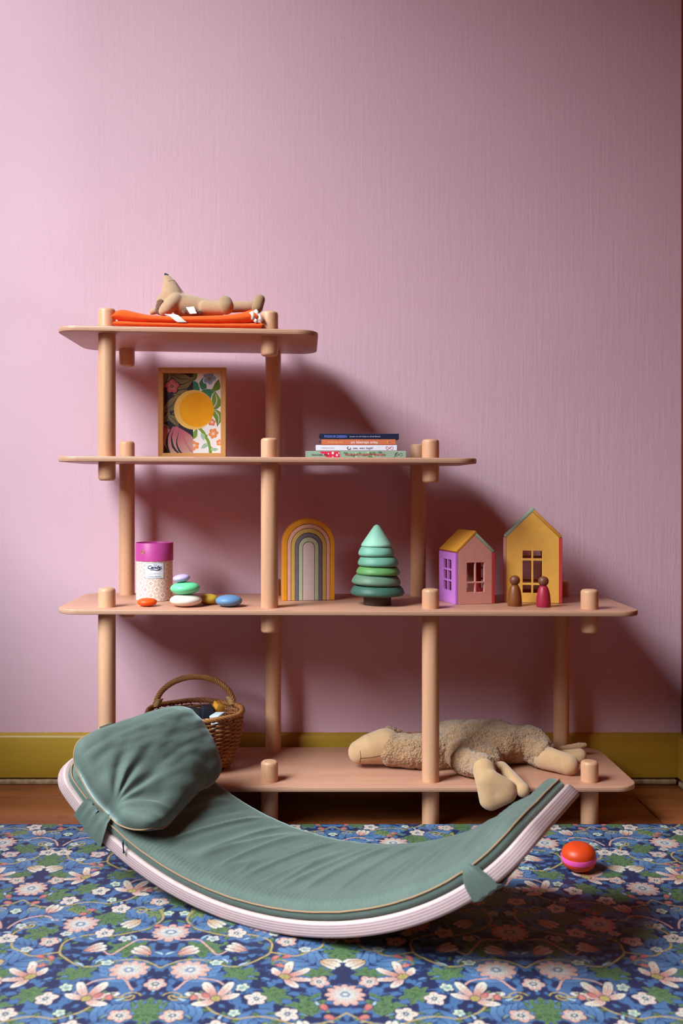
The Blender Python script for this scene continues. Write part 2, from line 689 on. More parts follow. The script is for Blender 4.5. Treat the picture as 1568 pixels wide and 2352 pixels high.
MOTIF = {nm: motif_group('print_' + nm, fn) for nm, fn in (('flower', d_flower), ('lobed', d_lobed), ('petal', d_petal), ('arc', d_arc))}


class Print:
    def __init__(s, t, vec, base, tile, ruffle):
        s.t, s.vec, s.col, s.tile, s.ruf = t, vec, base, tile, ruffle

    def put(s, kind, c, size, rot=0.0, lobes=5.0, cols=()):
        n = s.t.nodes.new('ShaderNodeGroup')
        n.node_tree = MOTIF[kind]
        s.t.links.new(s.col, n.inputs['Color'])
        s.t.links.new(s.vec, n.inputs['Vector'])
        if s.ruf is not None:
            s.t.links.new(s.ruf.k, n.inputs['Ruffle'])
        n.inputs['Place'].default_value = (c[0], c[1], 0)
        n.inputs['Tile'].default_value = (s.tile[0], s.tile[1], 20)
        n.inputs['Rot'].default_value = rot
        n.inputs['Size'].default_value = size
        n.inputs['Lobes'].default_value = lobes
        for i, cc in enumerate(cols):
            n.inputs['C%d' % (i + 1)].default_value = cc
        s.col = n.outputs[0]


def paint_tile():
    """one repeat of the mat's print as a numpy raster (left half drawn, right half mirrored): leaves, vines, flowers"""
    res, HX, Q = 0.0008, 0.27, 0.36
    nx, ny = int(HX / res), int(Q / res)
    xs_, ys_ = (np.arange(nx) + 0.5) * res, (np.arange(ny) + 0.5) * res
    X, Y = np.meshgrid(xs_, ys_)
    rs = np.random.RandomState(5)

    def smooth_noise(cell):
        gx, gy = int(HX / cell) + 2, max(2, int(Q / cell))
        g = rs.rand(gy, gx)
        u, v = X / cell, (Y / Q) * gy
        i, j = np.floor(u).astype(int), np.floor(v).astype(int)
        fu, fv = u - i, v - j
        fu, fv = fu * fu * (3 - 2 * fu), fv * fv * (3 - 2 * fv)
        j0, j1 = j % gy, (j + 1) % gy
        return (g[j0, i] * (1 - fu) + g[j0, i + 1] * fu) * (1 - fv) + (g[j1, i] * (1 - fu) + g[j1, i + 1] * fu) * fv
    wobx, woby = (smooth_noise(0.02) - 0.5) * 0.005, (smooth_noise(0.02) - 0.5) * 0.005
    ruff, fine = smooth_noise(0.006) - 0.5, smooth_noise(0.0022)
    c3 = lambda *c: np.array(srgb(*c)[:3])
    navy, blue, blue2, blue3 = c3(40, 44, 86), c3(70, 106, 158), c3(92, 130, 180), c3(50, 76, 130)
    green, green2, olive = c3(98, 124, 76), c3(64, 92, 58), c3(132, 142, 82)
    pink, cream, coral = c3(222, 158, 146), c3(228, 208, 194), c3(208, 114, 100)
    mustard, red, pale = c3(196, 158, 80), c3(200, 72, 80), c3(170, 186, 206)
    img = np.empty((ny, nx, 3))
    base = smooth_noise(0.011) + 0.35 * (smooth_noise(0.004) - 0.5)
    img[:] = navy
    img[base > 0.50] = blue3
    img[base > 0.58] = blue

    def local(c, rot):
        dx = X + wobx - c[0]
        dy = (Y + woby - c[1] + Q / 2) % Q - Q / 2
        ca, sa = math.cos(rot), math.sin(rot)
        return dx * ca + dy * sa, -dx * sa + dy * ca

    def put(mask, col):
        img[mask] = col if np.ndim(col) == 1 else col[mask]

    def blend(a, b, f):
        f = np.clip(f, 0, 1)[..., None]
        return a * (1 - f) + b * f

    def petal(c, rot, ln, wd, c1, c2, bend=0.0, edge=navy, rib=None):
        x, y = local(c, rot)                     # root at c, tip along +x
        t = x / ln
        y = y - bend * ln * t * t
        e = wd * np.sqrt(np.clip(t * (1 - t), 0, 1)) * 2 * (0.7 + 0.5 * t)
        ins = (t > 0) & (t < 1)
        put(ins & (np.abs(y) < e + 0.0011), edge)
        put(ins & (np.abs(y) < e), blend(c1, c2, t * 1.3 - 0.1))
        if rib is not None:
            put(ins & (np.abs(y) < 0.0006) & (t < 0.8), rib)
            put(ins & (np.abs(np.abs(y) - e * 0.5) < 0.0005) & (t < 0.6) & (t > 0.15), rib)

    def vine(pts, wd, col):
        if len(pts) < 12:                       # round the corners of hand-placed stems
            sm = []
            ext = [pts[0]] + list(pts) + [pts[-1]]
            for a0, a1, a2, a3 in zip(ext[:-3], ext[1:-2], ext[2:-1], ext[3:]):
                for k in range(6):
                    t = k / 6
                    sm.append(tuple(0.5 * (2 * a1[c] + (a2[c] - a0[c]) * t + (2 * a0[c] - 5 * a1[c] + 4 * a2[c] - a3[c]) * t * t + (3 * a1[c] - a0[c] - 3 * a2[c] + a3[c]) * t ** 3) for c in (0, 1)))
            pts = sm + [pts[-1]]
            if wd > 0.0015 and len(pts) > 20:   # small leaves along a stem
                for k in range(3, len(pts) - 1, 4):
                    an = math.atan2(pts[k + 1][1] - pts[k][1], pts[k + 1][0] - pts[k][0])
                    sd = 1 if (k // 4) % 2 else -1
                    petal(pts[k], an + sd * 1.0, 0.013, 0.0034, green2, green if k % 8 else olive, -0.3 * sd)
        for p, q in zip(pts[:-1], pts[1:]):
            ax, ay = p
            dx, dy = q[0] - ax, q[1] - ay
            L = math.hypot(dx, dy)
            px, py = X + wobx - ax, (Y + woby - ay + Q / 2) % Q - Q / 2
            t = np.clip((px * dx + py * dy) / (L * L), 0, 1)
            put(np.hypot(px - t * dx, py - t * dy) < wd, col)

    def spiral(c, rot, r0, turns, wd, col):
        pts = []
        for k in range(26):
            f = k / 25
            a = rot + turns * 6.283 * f
            r = r0 * (1 - 0.82 * f)
            pts.append((c[0] + r * math.cos(a), c[1] + r * math.sin(a)))
        vine(pts, wd, col)

    def acanthus(c, rot, ln, n, c1, c2, vein):
        for k in range(n):
            f = (k + 0.4) / n
            for sd in (-1, 1):
                b = (c[0] + ln * f * 0.75 * math.cos(rot), c[1] + ln * f * 0.75 * math.sin(rot))
                petal(b, rot + sd * (1.15 - 0.6 * f), ln * (0.52 - 0.22 * f), ln * 0.085, c1, c2, -0.25 * sd, navy)
        petal((c[0] + ln * 0.55 * math.cos(rot), c[1] + ln * 0.55 * math.sin(rot)), rot, ln * 0.5, ln * 0.07, c1, c2)
        vine([c, (c[0] + ln * 0.8 * math.cos(rot), c[1] + ln * 0.8 * math.sin(rot))], 0.0009, vein)

    def lobed(c, rot, rad, n, col, vein, sq=1.35):
        x, y = local(c, rot)
        y = y * sq
        r, th = np.hypot(x, y), np.arctan2(y, x)
        e = rad * (0.6 + 0.4 * np.abs(np.cos(th * n / 2)) + ruff * 0.55)
        put(r < e + 0.0013, navy)
        put(r < e, col)
        put((r < e * 0.85) & (fine > 0.64), vein)
        put((np.abs(np.sin(th * n / 2)) * r < 0.0010) & (r < e * 0.8), vein)

    def flower(c, rad, n, c1, c2, eye, rot=0.0, deep=0.26, eyer=0.3, ring_=None):
        x, y = local(c, rot)
        r, th = np.hypot(x, y), np.arctan2(y, x)
        e = rad * (1 - deep + deep * np.abs(np.cos(th * n / 2)))
        q = r / e
        put(r < e + 0.0013, navy)
        put(q < 1, blend(c2, c1, (q - 0.4) * 2.2))
        put((q < 0.72) & (q > eyer) & (np.cos(th * n * 2) > 0.55), eye * 0.6 + c2 * 0.4)
        put((q < eyer), eye)
        put((q < eyer * 0.45), ring_ if ring_ is not None else c2)

    def tulip(c, rot, ln, c1, c2):
        for d in (0.5, -0.5, 0.0):
            petal((c[0], c[1]), rot + d, ln * (1 - 0.1 * abs(d)), ln * 0.17, c1, c2, -0.35 * d, navy, pink)

    def lily(c, rot, ln):
        for d in (-1.9, 1.9, -0.95, 0.95, 0.0):
            petal(c, rot + d, ln * (0.72 if abs(d) > 1 else 1.0), ln * 0.15, pink if abs(d) > 0.5 else coral, cream, -0.12 * d, navy, coral)
        flower(c, ln * 0.16, 6, mustard, mustard, olive)

    def berry(c, rot):
        petal(c, rot, 0.015, 0.0052, red, coral, 0, navy)
        petal(c, rot + math.pi, 0.006, 0.0028, olive, green)
        for k in (0.005, 0.009):
            x, y = local((c[0] + k * math.cos(rot), c[1] + k * math.sin(rot)), 0)
            put(np.hypot(x, y) < 0.0007, cream)

    H = HX
    # big blue foliage, then green, then vines, then blossom
    for c, a, l in (((0.02, 0.03), 0.7, 0.10), ((0.25, 0.05), 2.4, 0.10), ((0.13, 0.14), 1.6, 0.09), ((0.02, 0.20), 0.5, 0.10), ((0.26, 0.22), 2.7, 0.10), ((0.14, 0.31), -1.2, 0.08), ((0.07, 0.27), 2.4, 0.08), ((0.20, 0.13), 0.2, 0.07)):
        acanthus(c, a, l, 5, blue, blue2, blue3)
    for c, a, r, n in (((0.055, 0.125), 0.4, 0.036, 7), ((0.215, 0.315), 1.1, 0.034, 7), ((0.205, 0.175), 2.2, 0.030, 7), ((0.105, 0.225), 0.2, 0.032, 9), ((0.0, 0.30), 1.57, 0.036, 9), ((0.27, 0.11), 1.57, 0.038, 9), ((0.12, 0.045), 2.7, 0.030, 7), ((0.165, 0.26), 0.9, 0.022, 5), ((0.075, 0.19), 1.9, 0.024, 7), ((0.235, 0.045), 0.5, 0.024, 7), ((0.17, 0.345), 2.4, 0.026, 7), ((0.03, 0.245), 2.9, 0.022, 5)):
        lobed(c, a, r, n, green if n != 5 else olive, green2)
    for pts in ([(0.0, 0.06), (0.03, 0.085), (0.07, 0.085), (0.10, 0.065), (0.13, 0.075), (0.16, 0.11), (0.155, 0.15), (0.12, 0.17), (0.09, 0.165)],
                [(0.27, 0.30), (0.24, 0.275), (0.20, 0.27), (0.16, 0.29), (0.12, 0.285), (0.09, 0.30), (0.06, 0.335), (0.03, 0.34)],
                [(0.09, 0.165), (0.05, 0.18), (0.02, 0.22), (0.03, 0.26), (0.06, 0.255)], [(0.16, 0.11), (0.20, 0.10), (0.24, 0.13), (0.25, 0.17), (0.23, 0.20)]):
        vine(pts, 0.0016, mustard)
    for pts in ([(0.03, 0.0), (0.05, 0.03), (0.09, 0.02), (0.11, -0.01)], [(0.19, 0.22), (0.22, 0.235), (0.25, 0.22), (0.265, 0.19)], [(0.10, 0.12), (0.08, 0.105), (0.05, 0.15), (0.02, 0.15)]):
        vine(pts, 0.0018, pink)
    for c, a, t_ in (((0.06, 0.255), 0.5, 1.2), ((0.23, 0.20), 2.0, -1.2), ((0.175, 0.075), 0.0, 1.2), ((0.03, 0.34), 3.0, -1.3), ((0.245, 0.265), 1.0, 1.2)):
        spiral(c, a, 0.014, t_, 0.0013, mustard)
    for k in range(60):
        c = (rs.uniform(0.0, H), rs.uniform(0, Q))
        petal(c, rs.uniform(0, 6.28), rs.uniform(0.009, 0.017), 0.0026, (blue, blue2, green, pale)[k % 4] if k % 8 else olive, (blue2, blue2, green, pale)[k % 4], 0.3)
    lily((0.09, 0.335), 2.0, 0.048)
    lily((0.185, 0.035), 0.6, 0.046)
    for c, n in (((0.0, 0.175), 13), ((0.27, 0.345), 12), ((0.15, 0.205), 12), ((0.045, 0.055), 11)):
        flower(c, 0.0295, n, pink, cream, c3(120, 134, 168))
    for c, a in (((0.215, 0.245), 1.9), ((0.02, 0.105), 0.6), ((0.125, 0.115), 2.7), ((0.235, 0.085), -0.5), ((0.055, 0.22), -0.8)):
        tulip(c, a, 0.036, mustard if a < 0 else coral, cream)
    for k, c in enumerate(((0.105, 0.175), (0.185, 0.145), (0.255, 0.155), (0.035, 0.29), (0.145, 0.335), (0.235, 0.02), (0.095, 0.262), (0.0, 0.015), (0.19, 0.295))):
        flower(c, 0.0165, 5, pink if k % 2 else c3(236, 196, 184), cream, c3(60, 70, 100), k * 0.7, 0.32)
    for k, c in enumerate(((0.125, 0.005), (0.07, 0.155), (0.27, 0.255), (0.215, 0.118), (0.012, 0.245), (0.165, 0.172), (0.118, 0.30), (0.245, 0.198), (0.082, 0.078))):
        flower(c, 0.0095, 5, cream if k % 2 else c3(226, 222, 180), pale, olive, k, 0.38)
    for c, a in (((0.165, 0.085), 1.2), ((0.178, 0.092), 0.6), ((0.168, 0.072), -0.2), ((0.255, 0.285), 2.6), ((0.245, 0.305), 2.1), ((0.055, 0.345), -1.4), ((0.07, 0.35), -1.0), ((0.03, 0.20), 3.0), ((0.135, 0.255), 0.3), ((0.147, 0.245), -0.3)):
        berry(c, a)
    # stitched look of the print
    st = rs.rand(ny, nx)
    img[st > 0.84] *= 0.70
    gr = smooth_noise(0.0016)
    img *= (0.84 + 0.28 * gr)[..., None]
    lum = img.mean(-1, keepdims=True)
    img[:] = (img * 0.86 + lum * 0.14) * 0.86
    full = np.concatenate([img, img[:, ::-1]], 1)
    k = 1.10                                   # print scale on the mat
    return full, res * k, 2 * HX * k, Q * k


def mat_material():
    m, t, b = new_mat('floral_mat_print', 0.5, 0.35)
    a = t.nodes.new('ShaderNodeVertexColor')
    a.layer_name = 'print'
    vec = coords(t)
    f = S(t, noise(t, mapping(t, vec, (1, 0.4, 1), rot=(0, 0, 0.7)), 700, 2, 0.5))
    t.links.new(mix(t, (f > 0.58) * 0.16, a.outputs['Color'], srgb(36, 42, 88)), b.inputs['Base Color'])
    x, y, _ = sep(t, vec)
    bump(t, b, (x * 1700.0).sin() * (y * 1700.0).sin(), 0.12, 0.0008)      # embossed foam
    return m


def make_mat():
    x0, x1, y0, y1 = -1.12, 0.975, 0.25, 2.268
    e = 0.003
    gx = np.concatenate([[x0, x0 + e * 0.3, x0 + e], np.arange(x0 + 0.006, -0.80, 0.003), np.arange(-0.80, 0.97, 0.00135), [x1 - e, x1 - e * 0.3, x1]])
    gy = np.concatenate([[y0, y0 + e * 0.3, y0 + e], np.arange(y0 + 0.01, 1.38, 0.008), np.arange(1.38, 1.7, 0.0019), np.arange(1.7, y1 - e - 0.001, 0.0025), [y1 - e, y1 - e * 0.3, y1]])
    nx, ny = len(gx), len(gy)
    X, Y = np.meshgrid(gx, gy)
    Z = np.full_like(X, MAT_Z)
    for A, lo, hi in ((X, x0, x1), (Y, y0, y1)):
        d = np.minimum(A - lo, hi - A)
        Z = np.minimum(Z, MAT_Z - np.where(d < e, e - np.sqrt(np.clip(e * e - (e - d) ** 2, 0, None)), 0))
    co = np.stack([X, Y, Z], -1).reshape(-1, 3)
    # skirt down to the floor
    per = [(0, i) for i in range(nx)] + [(j, nx - 1) for j in range(1, ny)] + [(ny - 1, i) for i in range(nx - 2, -1, -1)] + [(j, 0) for j in range(ny - 2, 0, -1)]
    pi = np.array([j * nx + i for j, i in per])
    low = co[pi].copy()
    low[:, 2] = FLOOR_Z
    nv = len(co)
    co = np.concatenate([co, low])
    idx = np.arange(nv).reshape(ny, nx)
    q = np.stack([idx[:-1, :-1], idx[:-1, 1:], idx[1:, 1:], idx[1:, :-1]], -1).reshape(-1, 4)
    k = np.arange(len(pi))
    sk_ = np.stack([pi, nv + k, nv + (k + 1) % len(pi), pi[(k + 1) % len(pi)]], -1)
    q = np.concatenate([q, sk_])
    me = bpy.data.meshes.new('play_mat')
    me.vertices.add(len(co))
    me.vertices.foreach_set('co', co.ravel())
    me.loops.add(q.size)
    me.loops.foreach_set('vertex_index', q.ravel().astype(np.int32))
    me.polygons.add(len(q))
    me.polygons.foreach_set('loop_start', np.arange(0, q.size, 4, dtype=np.int32))
    me.polygons.foreach_set('use_smooth', np.ones(len(q), dtype=bool))
    me.update(calc_edges=True)
    img, res, PX, PY = paint_tile()
    u = ((co[:, 0] + 0.83) % PX) / res - 0.5
    v = ((co[:, 1] + 0.06) % PY) / res - 0.5
    i0, j0 = np.floor(u).astype(int), np.floor(v).astype(int)
    fu, fv = (u - i0)[:, None], (v - j0)[:, None]
    w, h = img.shape[1], img.shape[0]
    s = lambda j, i: img[j % h, i % w]
    c = (s(j0, i0) * (1 - fu) + s(j0, i0 + 1) * fu) * (1 - fv) + (s(j0 + 1, i0) * (1 - fu) + s(j0 + 1, i0 + 1) * fu) * fv
    at_ = me.color_attributes.new('print', 'FLOAT_COLOR', 'POINT')
    at_.data.foreach_set('color', np.concatenate([c, np.ones((len(c), 1))], 1).ravel().astype(np.float32))
    return me


play_mat = link('play_mat', make_mat(), mat_material())
tag(play_mat, 'blue floral printed foam play mat covering the floor before the shelf', 'play mat')

# ------------------------------------------------------------------ the shelf unit
BEECH_LO, BEECH_HI = srgb(196, 138, 104), srgb(222, 170, 134)
M_rod = wood('beech_rod', srgb(196, 136, 104), srgb(218, 162, 130), 'Z', 16, 16)


def board_wood():
    m, t, b = new_mat('beech_plywood', 0.4, 0.4)
    vec = coords(t)
    mv = mapping(t, vec, (0.07, 1, 1))
    f = S(t, noise(t, mv, 18, 6, 0.6, dist=0.8))
    f2 = S(t, noise(t, mv, 110, 4, 0.6))
    face = ramp(t, f * 0.65 + f2 * 0.35, [(0.3, srgb(188, 128, 104)), (0.7, srgb(206, 148, 126))])
    x, y, z = sep(t, vec)
    wv = S(t, noise(t, mapping(t, vec, (0.3, 0.3, 1)), 30, 3)) * 0.0016
    band = ((z + wv) * (2 * math.pi / 0.0036)).sin()
    ply = ramp(t, band * 0.5 + 0.5, [(0.2, srgb(168, 116, 94)), (0.5, srgb(194, 142, 118)), (0.8, srgb(206, 154, 130))])
    k = S(t, noise(t, mapping(t, vec, (0.06, 0.06, 1)), 160, 2))
    ply = mix(t, (k > 0.70) * 0.6, ply, srgb(110, 68, 50))
    g = t.nodes.new('ShaderNodeNewGeometry')
    tc = t.nodes.new('ShaderNodeTexCoord')
    _, _, nz = sep(t, tc.outputs['Normal'])
    t.links.new(mix(t, nz.abs() < 0.6, face, ply), b.inputs['Base Color'])
    bump(t, b, f2, 0.05, 0.001)
    return m


M_board = board_wood()
BOARD_T = 0.0125


def shelf_top(level, x):
    """height of a shelf's upper face above world x"""
    px = VPX + x * 1000.0
    py = {1: 747.4 + (px - 200) * 0.0171, 2: 1047.4 + (px - 180) * 0.0048, 3: 1399.5 + (px - 200) * 0.0041, 0: 1807.5}[level]
    return CAM_H + (VPY - py) / 1000.0


unit = empty('shelf_unit', (0.1, 2.42, FLOOR_Z))
tag(unit, 'stepped beech shelf with four rounded boards on thick wooden dowels, against the pink wall', 'shelf')
BX0, BY0, BY1, BRC = -0.5796, 2.25, 2.592, 0.052
for level, bx1 in ((1, 0.0290), (2, 0.4007), (3, 0.777), (0, 0.770)):
    cx, cy = (BX0 + bx1) / 2, (BY0 + BY1) / 2
    hx, hy = (bx1 - BX0) / 2, (BY1 - BY0) / 2
    prof = [(0.003, 0.0), (0.0009, 0.0009), (0, 0.003), (0, BOARD_T - 0.003), (0.0009, BOARD_T - 0.0009), (0.003, BOARD_T)]
    bm = bmesh.new()
    rings = []
    for ins, zz in prof:
        rings.append([bm.verts.new((p[0], p[1], zz - BOARD_T / 2)) for p in rrect(-hx + ins, hx - ins, -hy + ins, hy - ins, BRC - ins, 10)])
    for a, bq in zip(rings[:-1], rings[1:]):
        for k in range(len(a)):
            k2 = (k + 1) % len(a)
            bm.faces.new((a[k], a[k2], bq[k2], bq[k]))
    bm.faces.new(rings[0][::-1])
    bm.faces.new(rings[-1])
    o = from_bm('shelf_board', bm, M_board, unit, True, 35)
    zl, zr = shelf_top(level, BX0), shelf_top(level, bx1)
    o.location = (cx, cy, (zl + zr) / 2 - BOARD_T / 2)
    o.rotation_euler = (0, math.atan2(zl - zr, bx1 - BX0), 0)

ROD_R, YF, YR = 0.0202, 2.297, 2.553
COLX = (-0.4660, -0.0850, 0.2925, 0.6650)


def rod(name, x, y, z0, z1, foot=False):
    e = 0.0075
    pr_ = []
    for k in range(5):
        a = math.pi / 2 * k / 4
        ee = 0.003 if foot else e
        pr_.append((ROD_R - ee + ee * math.sin(a), z0 + ee - ee * math.cos(a)))
    for k in range(5):
        a = math.pi / 2 * k / 4
        pr_.append((ROD_R - e + e * math.cos(a), z1 - e + e * math.sin(a)))
    pr_ = [(0, z0)] + pr_ + [(0, z1)]
    return lathe(name, pr_, M_rod, unit, 36, (x, y, 0))


fz, rz_ = (lambda py: CAM_H - (py - VPY) * YF / F_PX), (lambda py: CAM_H - (py - VPY) * YR / F_PX)
for nm, c, y, z0, z1 in (
        ('post', 0, YF, fz(1104), fz(709)), ('post', 0, YF, FLOOR_Z, fz(1350)),
        ('peg', 0, YR, rz_(842), rz_(842) + 0.1), ('post', 0, YR, rz_(1418), rz_(1013.5)), ('peg', 0, YR, FLOOR_Z, 0.142),
        ('peg', 1, YF, fz(818.5), fz(716)), ('post', 1, YF, fz(1453), fz(1006)), ('peg', 1, YF, FLOOR_Z, fz(1747)),
        ('post', 1, YR, rz_(1106), 1.196), ('post', 1, YR, FLOOR_Z, rz_(1328)),
        ('peg', 2, YF, fz(1109), fz(1009)), ('post', 2, YF, FLOOR_Z, fz(1352)),
        ('post', 2, YR, rz_(1418), rz_(1020)), ('peg', 2, YR, FLOOR_Z, 0.142),
        ('peg', 3, YF, fz(1454), fz(1353.5)), ('peg', 3, YF, FLOOR_Z, fz(1747)), ('post', 3, YR, FLOOR_Z, rz_(1333))):
    rod(nm, COLX[c], y, z0, z1, z0 == FLOOR_Z)

# ------------------------------------------------------------------ framed print on the second shelf
M_oak = wood('light_oak_frame', srgb(190, 128, 78), srgb(212, 152, 98), 'X', 22, 12, 0.45, False)
M_oakv = wood('light_oak_frame_upright', srgb(186, 124, 74), srgb(208, 148, 94), 'Z', 22, 12, 0.45, False)
FY = 2.42
f0, f1 = at(362.5, 844, FY), at(518.5, 1048, FY)
fx0, fx1, fz1 = f0.x, f1.x, f0.z
fz0 = shelf_top(2, fx0) + 0.0003
fr = empty('framed_picture', ((fx0 + fx1) / 2, FY, fz0))
tag(fr, 'oak picture frame with a floral collage and a yellow sun disc', 'picture frame')
FD, FB = 0.028, 0.0128


def mitre(name, pts, mat):
    V = [(x, FY, z) for x, z in pts] + [(x, FY + FD, z) for x, z in pts]
    return from_bm_poly(name, V, mat)


def from_bm_poly(name, V, mat):
    F = [(0, 1, 2, 3), (7, 6, 5, 4)] + [(k, k + 4, (k + 1) % 4 + 4, (k + 1) % 4) for k in range(4)]
    me = bpy.data.meshes.new(name)
    me.from_pydata(V, [], F)
    bm = bmesh.new()
    bm.from_mesh(me)
    bmesh.ops.bevel(bm, geom=list(bm.edges), offset=0.0007, segments=1, affect='EDGES')
    bpy.data.meshes.remove(me)
    return from_bm(name, bm, mat, fr)


mitre('frame_rail', [(fx0, fz1), (fx1, fz1), (fx1 - FB, fz1 - FB), (fx0 + FB, fz1 - FB)], M_oak)
mitre('frame_rail', [(fx0, fz0), (fx0 + FB, fz0 + FB), (fx1 - FB, fz0 + FB), (fx1, fz0)], M_oak)
mitre('frame_stile', [(fx0, fz0), (fx0, fz1), (fx0 + FB, fz1 - FB), (fx0 + FB, fz0 + FB)], M_oakv)
mitre('frame_stile', [(fx1, fz0), (fx1 - FB, fz0 + FB), (fx1 - FB, fz1 - FB), (fx1, fz1)], M_oakv)
box('backing_board', fx0 + 0.004, fx1 - 0.004, FY + FD - 0.004, FY + FD + 0.001, fz0 + 0.004, fz1 - 0.004, M_oak, fr)


def collage():
    m, t, b = new_mat('collage_print', 0.35, 0.4)
    vec0 = coords(t)
    wob = noise(t, vec0, 55, 2, 0.5, out='Color')
    n = t.nodes.new('ShaderNodeVectorMath')
    n.operation = 'MULTIPLY_ADD'
    t.links.new(wob, n.inputs[0])
    n.inputs[1].default_value = (0.006, 0.006, 0)
    t.links.new(vec0, n.inputs[2])
    vec = n.outputs[0]
    # plate-local metres: x right, y up, origin at the lower left of the picture opening
    w_, h_ = 0.1424, 0.1994
    ink, ol, ol2, wht = srgb(46, 38, 54), srgb(134, 116, 78), srgb(104, 92, 66), srgb(232, 220, 226)
    grn, grn2, tl = srgb(92, 118, 40), srgb(120, 146, 56), srgb(52, 126, 100)
    org, mus, rose, blush = srgb(226, 130, 62), srgb(196, 150, 44), srgb(176, 92, 104), srgb(206, 170, 152)
    T = (4.0, 4.0)

    def half(base, items):
        p = Print(t, vec, base, T, None)
        for it in items:
            p.put(*it)
        return p.col
    lf = lambda c, s, a, b_=0.3: ('petal', c, s, a, b_, (ol2, ol, ink, ink))
    dark = half(mix(t, 0.0, ink, ink), [
        lf((0.045, 0.175), 0.034, 0.2), lf((0.010, 0.185), 0.026, 1.2), lf((0.060, 0.145), 0.034, 2.7), lf((0.020, 0.120), 0.03, 0.8), lf((0.055, 0.112), 0.034, 0.1, -0.3),
        lf((0.010, 0.090), 0.017, 0.9), lf((0.030, 0.085), 0.020, 2.3), lf((0.008, 0.062), 0.018, 2.0), lf((0.040, 0.190), 0.03, -0.3), lf((0.02, 0.04), 0.02, 1.5),
        ('flower', (0.023, 0.170), 0.0175, 0.3, 5, (srgb(196, 84, 96), srgb(204, 120, 110), srgb(80, 50, 50), ink)),
        ('petal', (0.022, 0.030), 0.045, 1.95, 0.2, (blush, rose, rose, ink)), ('petal', (0.036, 0.020), 0.052, 1.65, 0.1, (blush, rose, rose, ink)),
        ('petal', (0.050, 0.024), 0.050, 2.05, -0.1, (blush, rose, rose, ink)), ('petal', (0.064, 0.018), 0.05, 2.2, -0.2, (blush, rose, rose, ink))])
    light = half(mix(t, 0.0, wht, wht), [
        ('arc', (0.128, 0.190), 0.052, 3.5, 0.75, (mus,)), ('arc', (0.128, 0.190), 0.050, 3.5, 0.75, (mus,)),
        ('petal', (0.080, 0.165), 0.030, 1.9, 0.4, (tl, tl, grn, wht)), ('petal', (0.100, 0.172), 0.022, 1.7, -0.4, (tl, tl, grn, wht)),
        ('petal', (0.122, 0.150), 0.028, 2.6, 0.4, (tl, tl, grn, wht)), ('petal', (0.134, 0.168), 0.018, 0.9, 0.4, (grn, grn, grn2, wht)),
        ('flower', (0.116, 0.190), 0.016, 0.0, 5, (srgb(130, 160, 208), srgb(150, 150, 150), srgb(84, 96, 60), wht)),
        ('petal', (0.132, 0.125), 0.030, 1.2, 0.5, (grn, grn2, wht, wht)), ('petal', (0.138, 0.095), 0.024, 1.9, 0.5, (grn, grn2, wht, wht)),
        ('petal', (0.076, 0.192), 0.020, 1.0, 0.4, (grn, grn, grn2, wht)),
        ('arc', (0.040, 0.005), 0.078, 0.35, 0.65, (grn2,)), ('arc', (0.140, 0.042), 0.030, -2.6, 0.8, (grn2,)),
        ('petal', (0.080, 0.050), 0.014, 1.2, 0.0, (grn2, grn2, grn, wht)), ('petal', (0.100, 0.044), 0.010, 1.9, 0.0, (srgb(140, 180, 150), srgb(140, 180, 150), wht, wht)),
        ('petal', (0.104, 0.021), 0.011, 0.7, 0.0, (srgb(140, 180, 150),) * 2 + (wht, wht)), ('petal', (0.128, 0.012), 0.010, 0.1, 0.0, (srgb(140, 180, 150),) * 2 + (wht, wht)),
        ('flower', (0.126, 0.052), 0.0125, 0.2, 6, (org, org, wht, wht)), ('flower', (0.078, 0.022), 0.0125, 0.5, 6, (org, org, wht, wht)),
        ('flower', (0.140, 0.030), 0.008, 0.2, 5, (org, org, wht, wht)), ('flower', (0.122, 0.080), 0.010, 0.2, 5, (srgb(222, 104, 84), org, wht, wht))])
    x, y, _ = sep(t, vec0)
    col = mix(t, x > 0.0725, dark, light)
    disc = lambda cx, cy, r: (((x - cx) * (x - cx) + (y - cy) * (y - cy)) < r * r)
    col = mix(t, disc(0.0745, 0.1085, 0.0495), col, srgb(232, 178, 92))
    glow = S(t, noise(t, vec0, 30, 3))
    col = mix(t, disc(0.0810, 0.1085, 0.0430), col, mix(t, glow, srgb(228, 138, 12), srgb(238, 168, 22)))
    t.links.new(col, b.inputs['Base Color'])
    return m


pw, ph = fx1 - fx0 - 2 * FB, fz1 - fz0 - 2 * FB
sx, sy = pw / 0.1424, ph / 0.1994
o = mk('print', [(0, 0, 0), (0.1424, 0, 0), (0.1424, 0.1994, 0), (0, 0.1994, 0)], [(0, 1, 2, 3)], collage(), fr)
o.matrix_world = Matrix.Translation((fx0 + FB, FY + 0.016, fz0 + FB)) @ Matrix.Rotation(math.pi / 2, 4, 'X') @ Matrix.Diagonal((sx, sy, 1, 1))
M_glass, gt, gb = new_mat('picture_glass', 0.02, 0.5)
gb.inputs['Transmission Weight'].default_value = 1.0
gb.inputs['IOR'].default_value = 1.0
gb.inputs['Base Color'].default_value = (1, 1, 1, 1)

# ------------------------------------------------------------------ stack of four picture books
M_page = plain('book_pages', srgb(226, 218, 206), 0.8, 0.05, 300)
BKY = 2.36


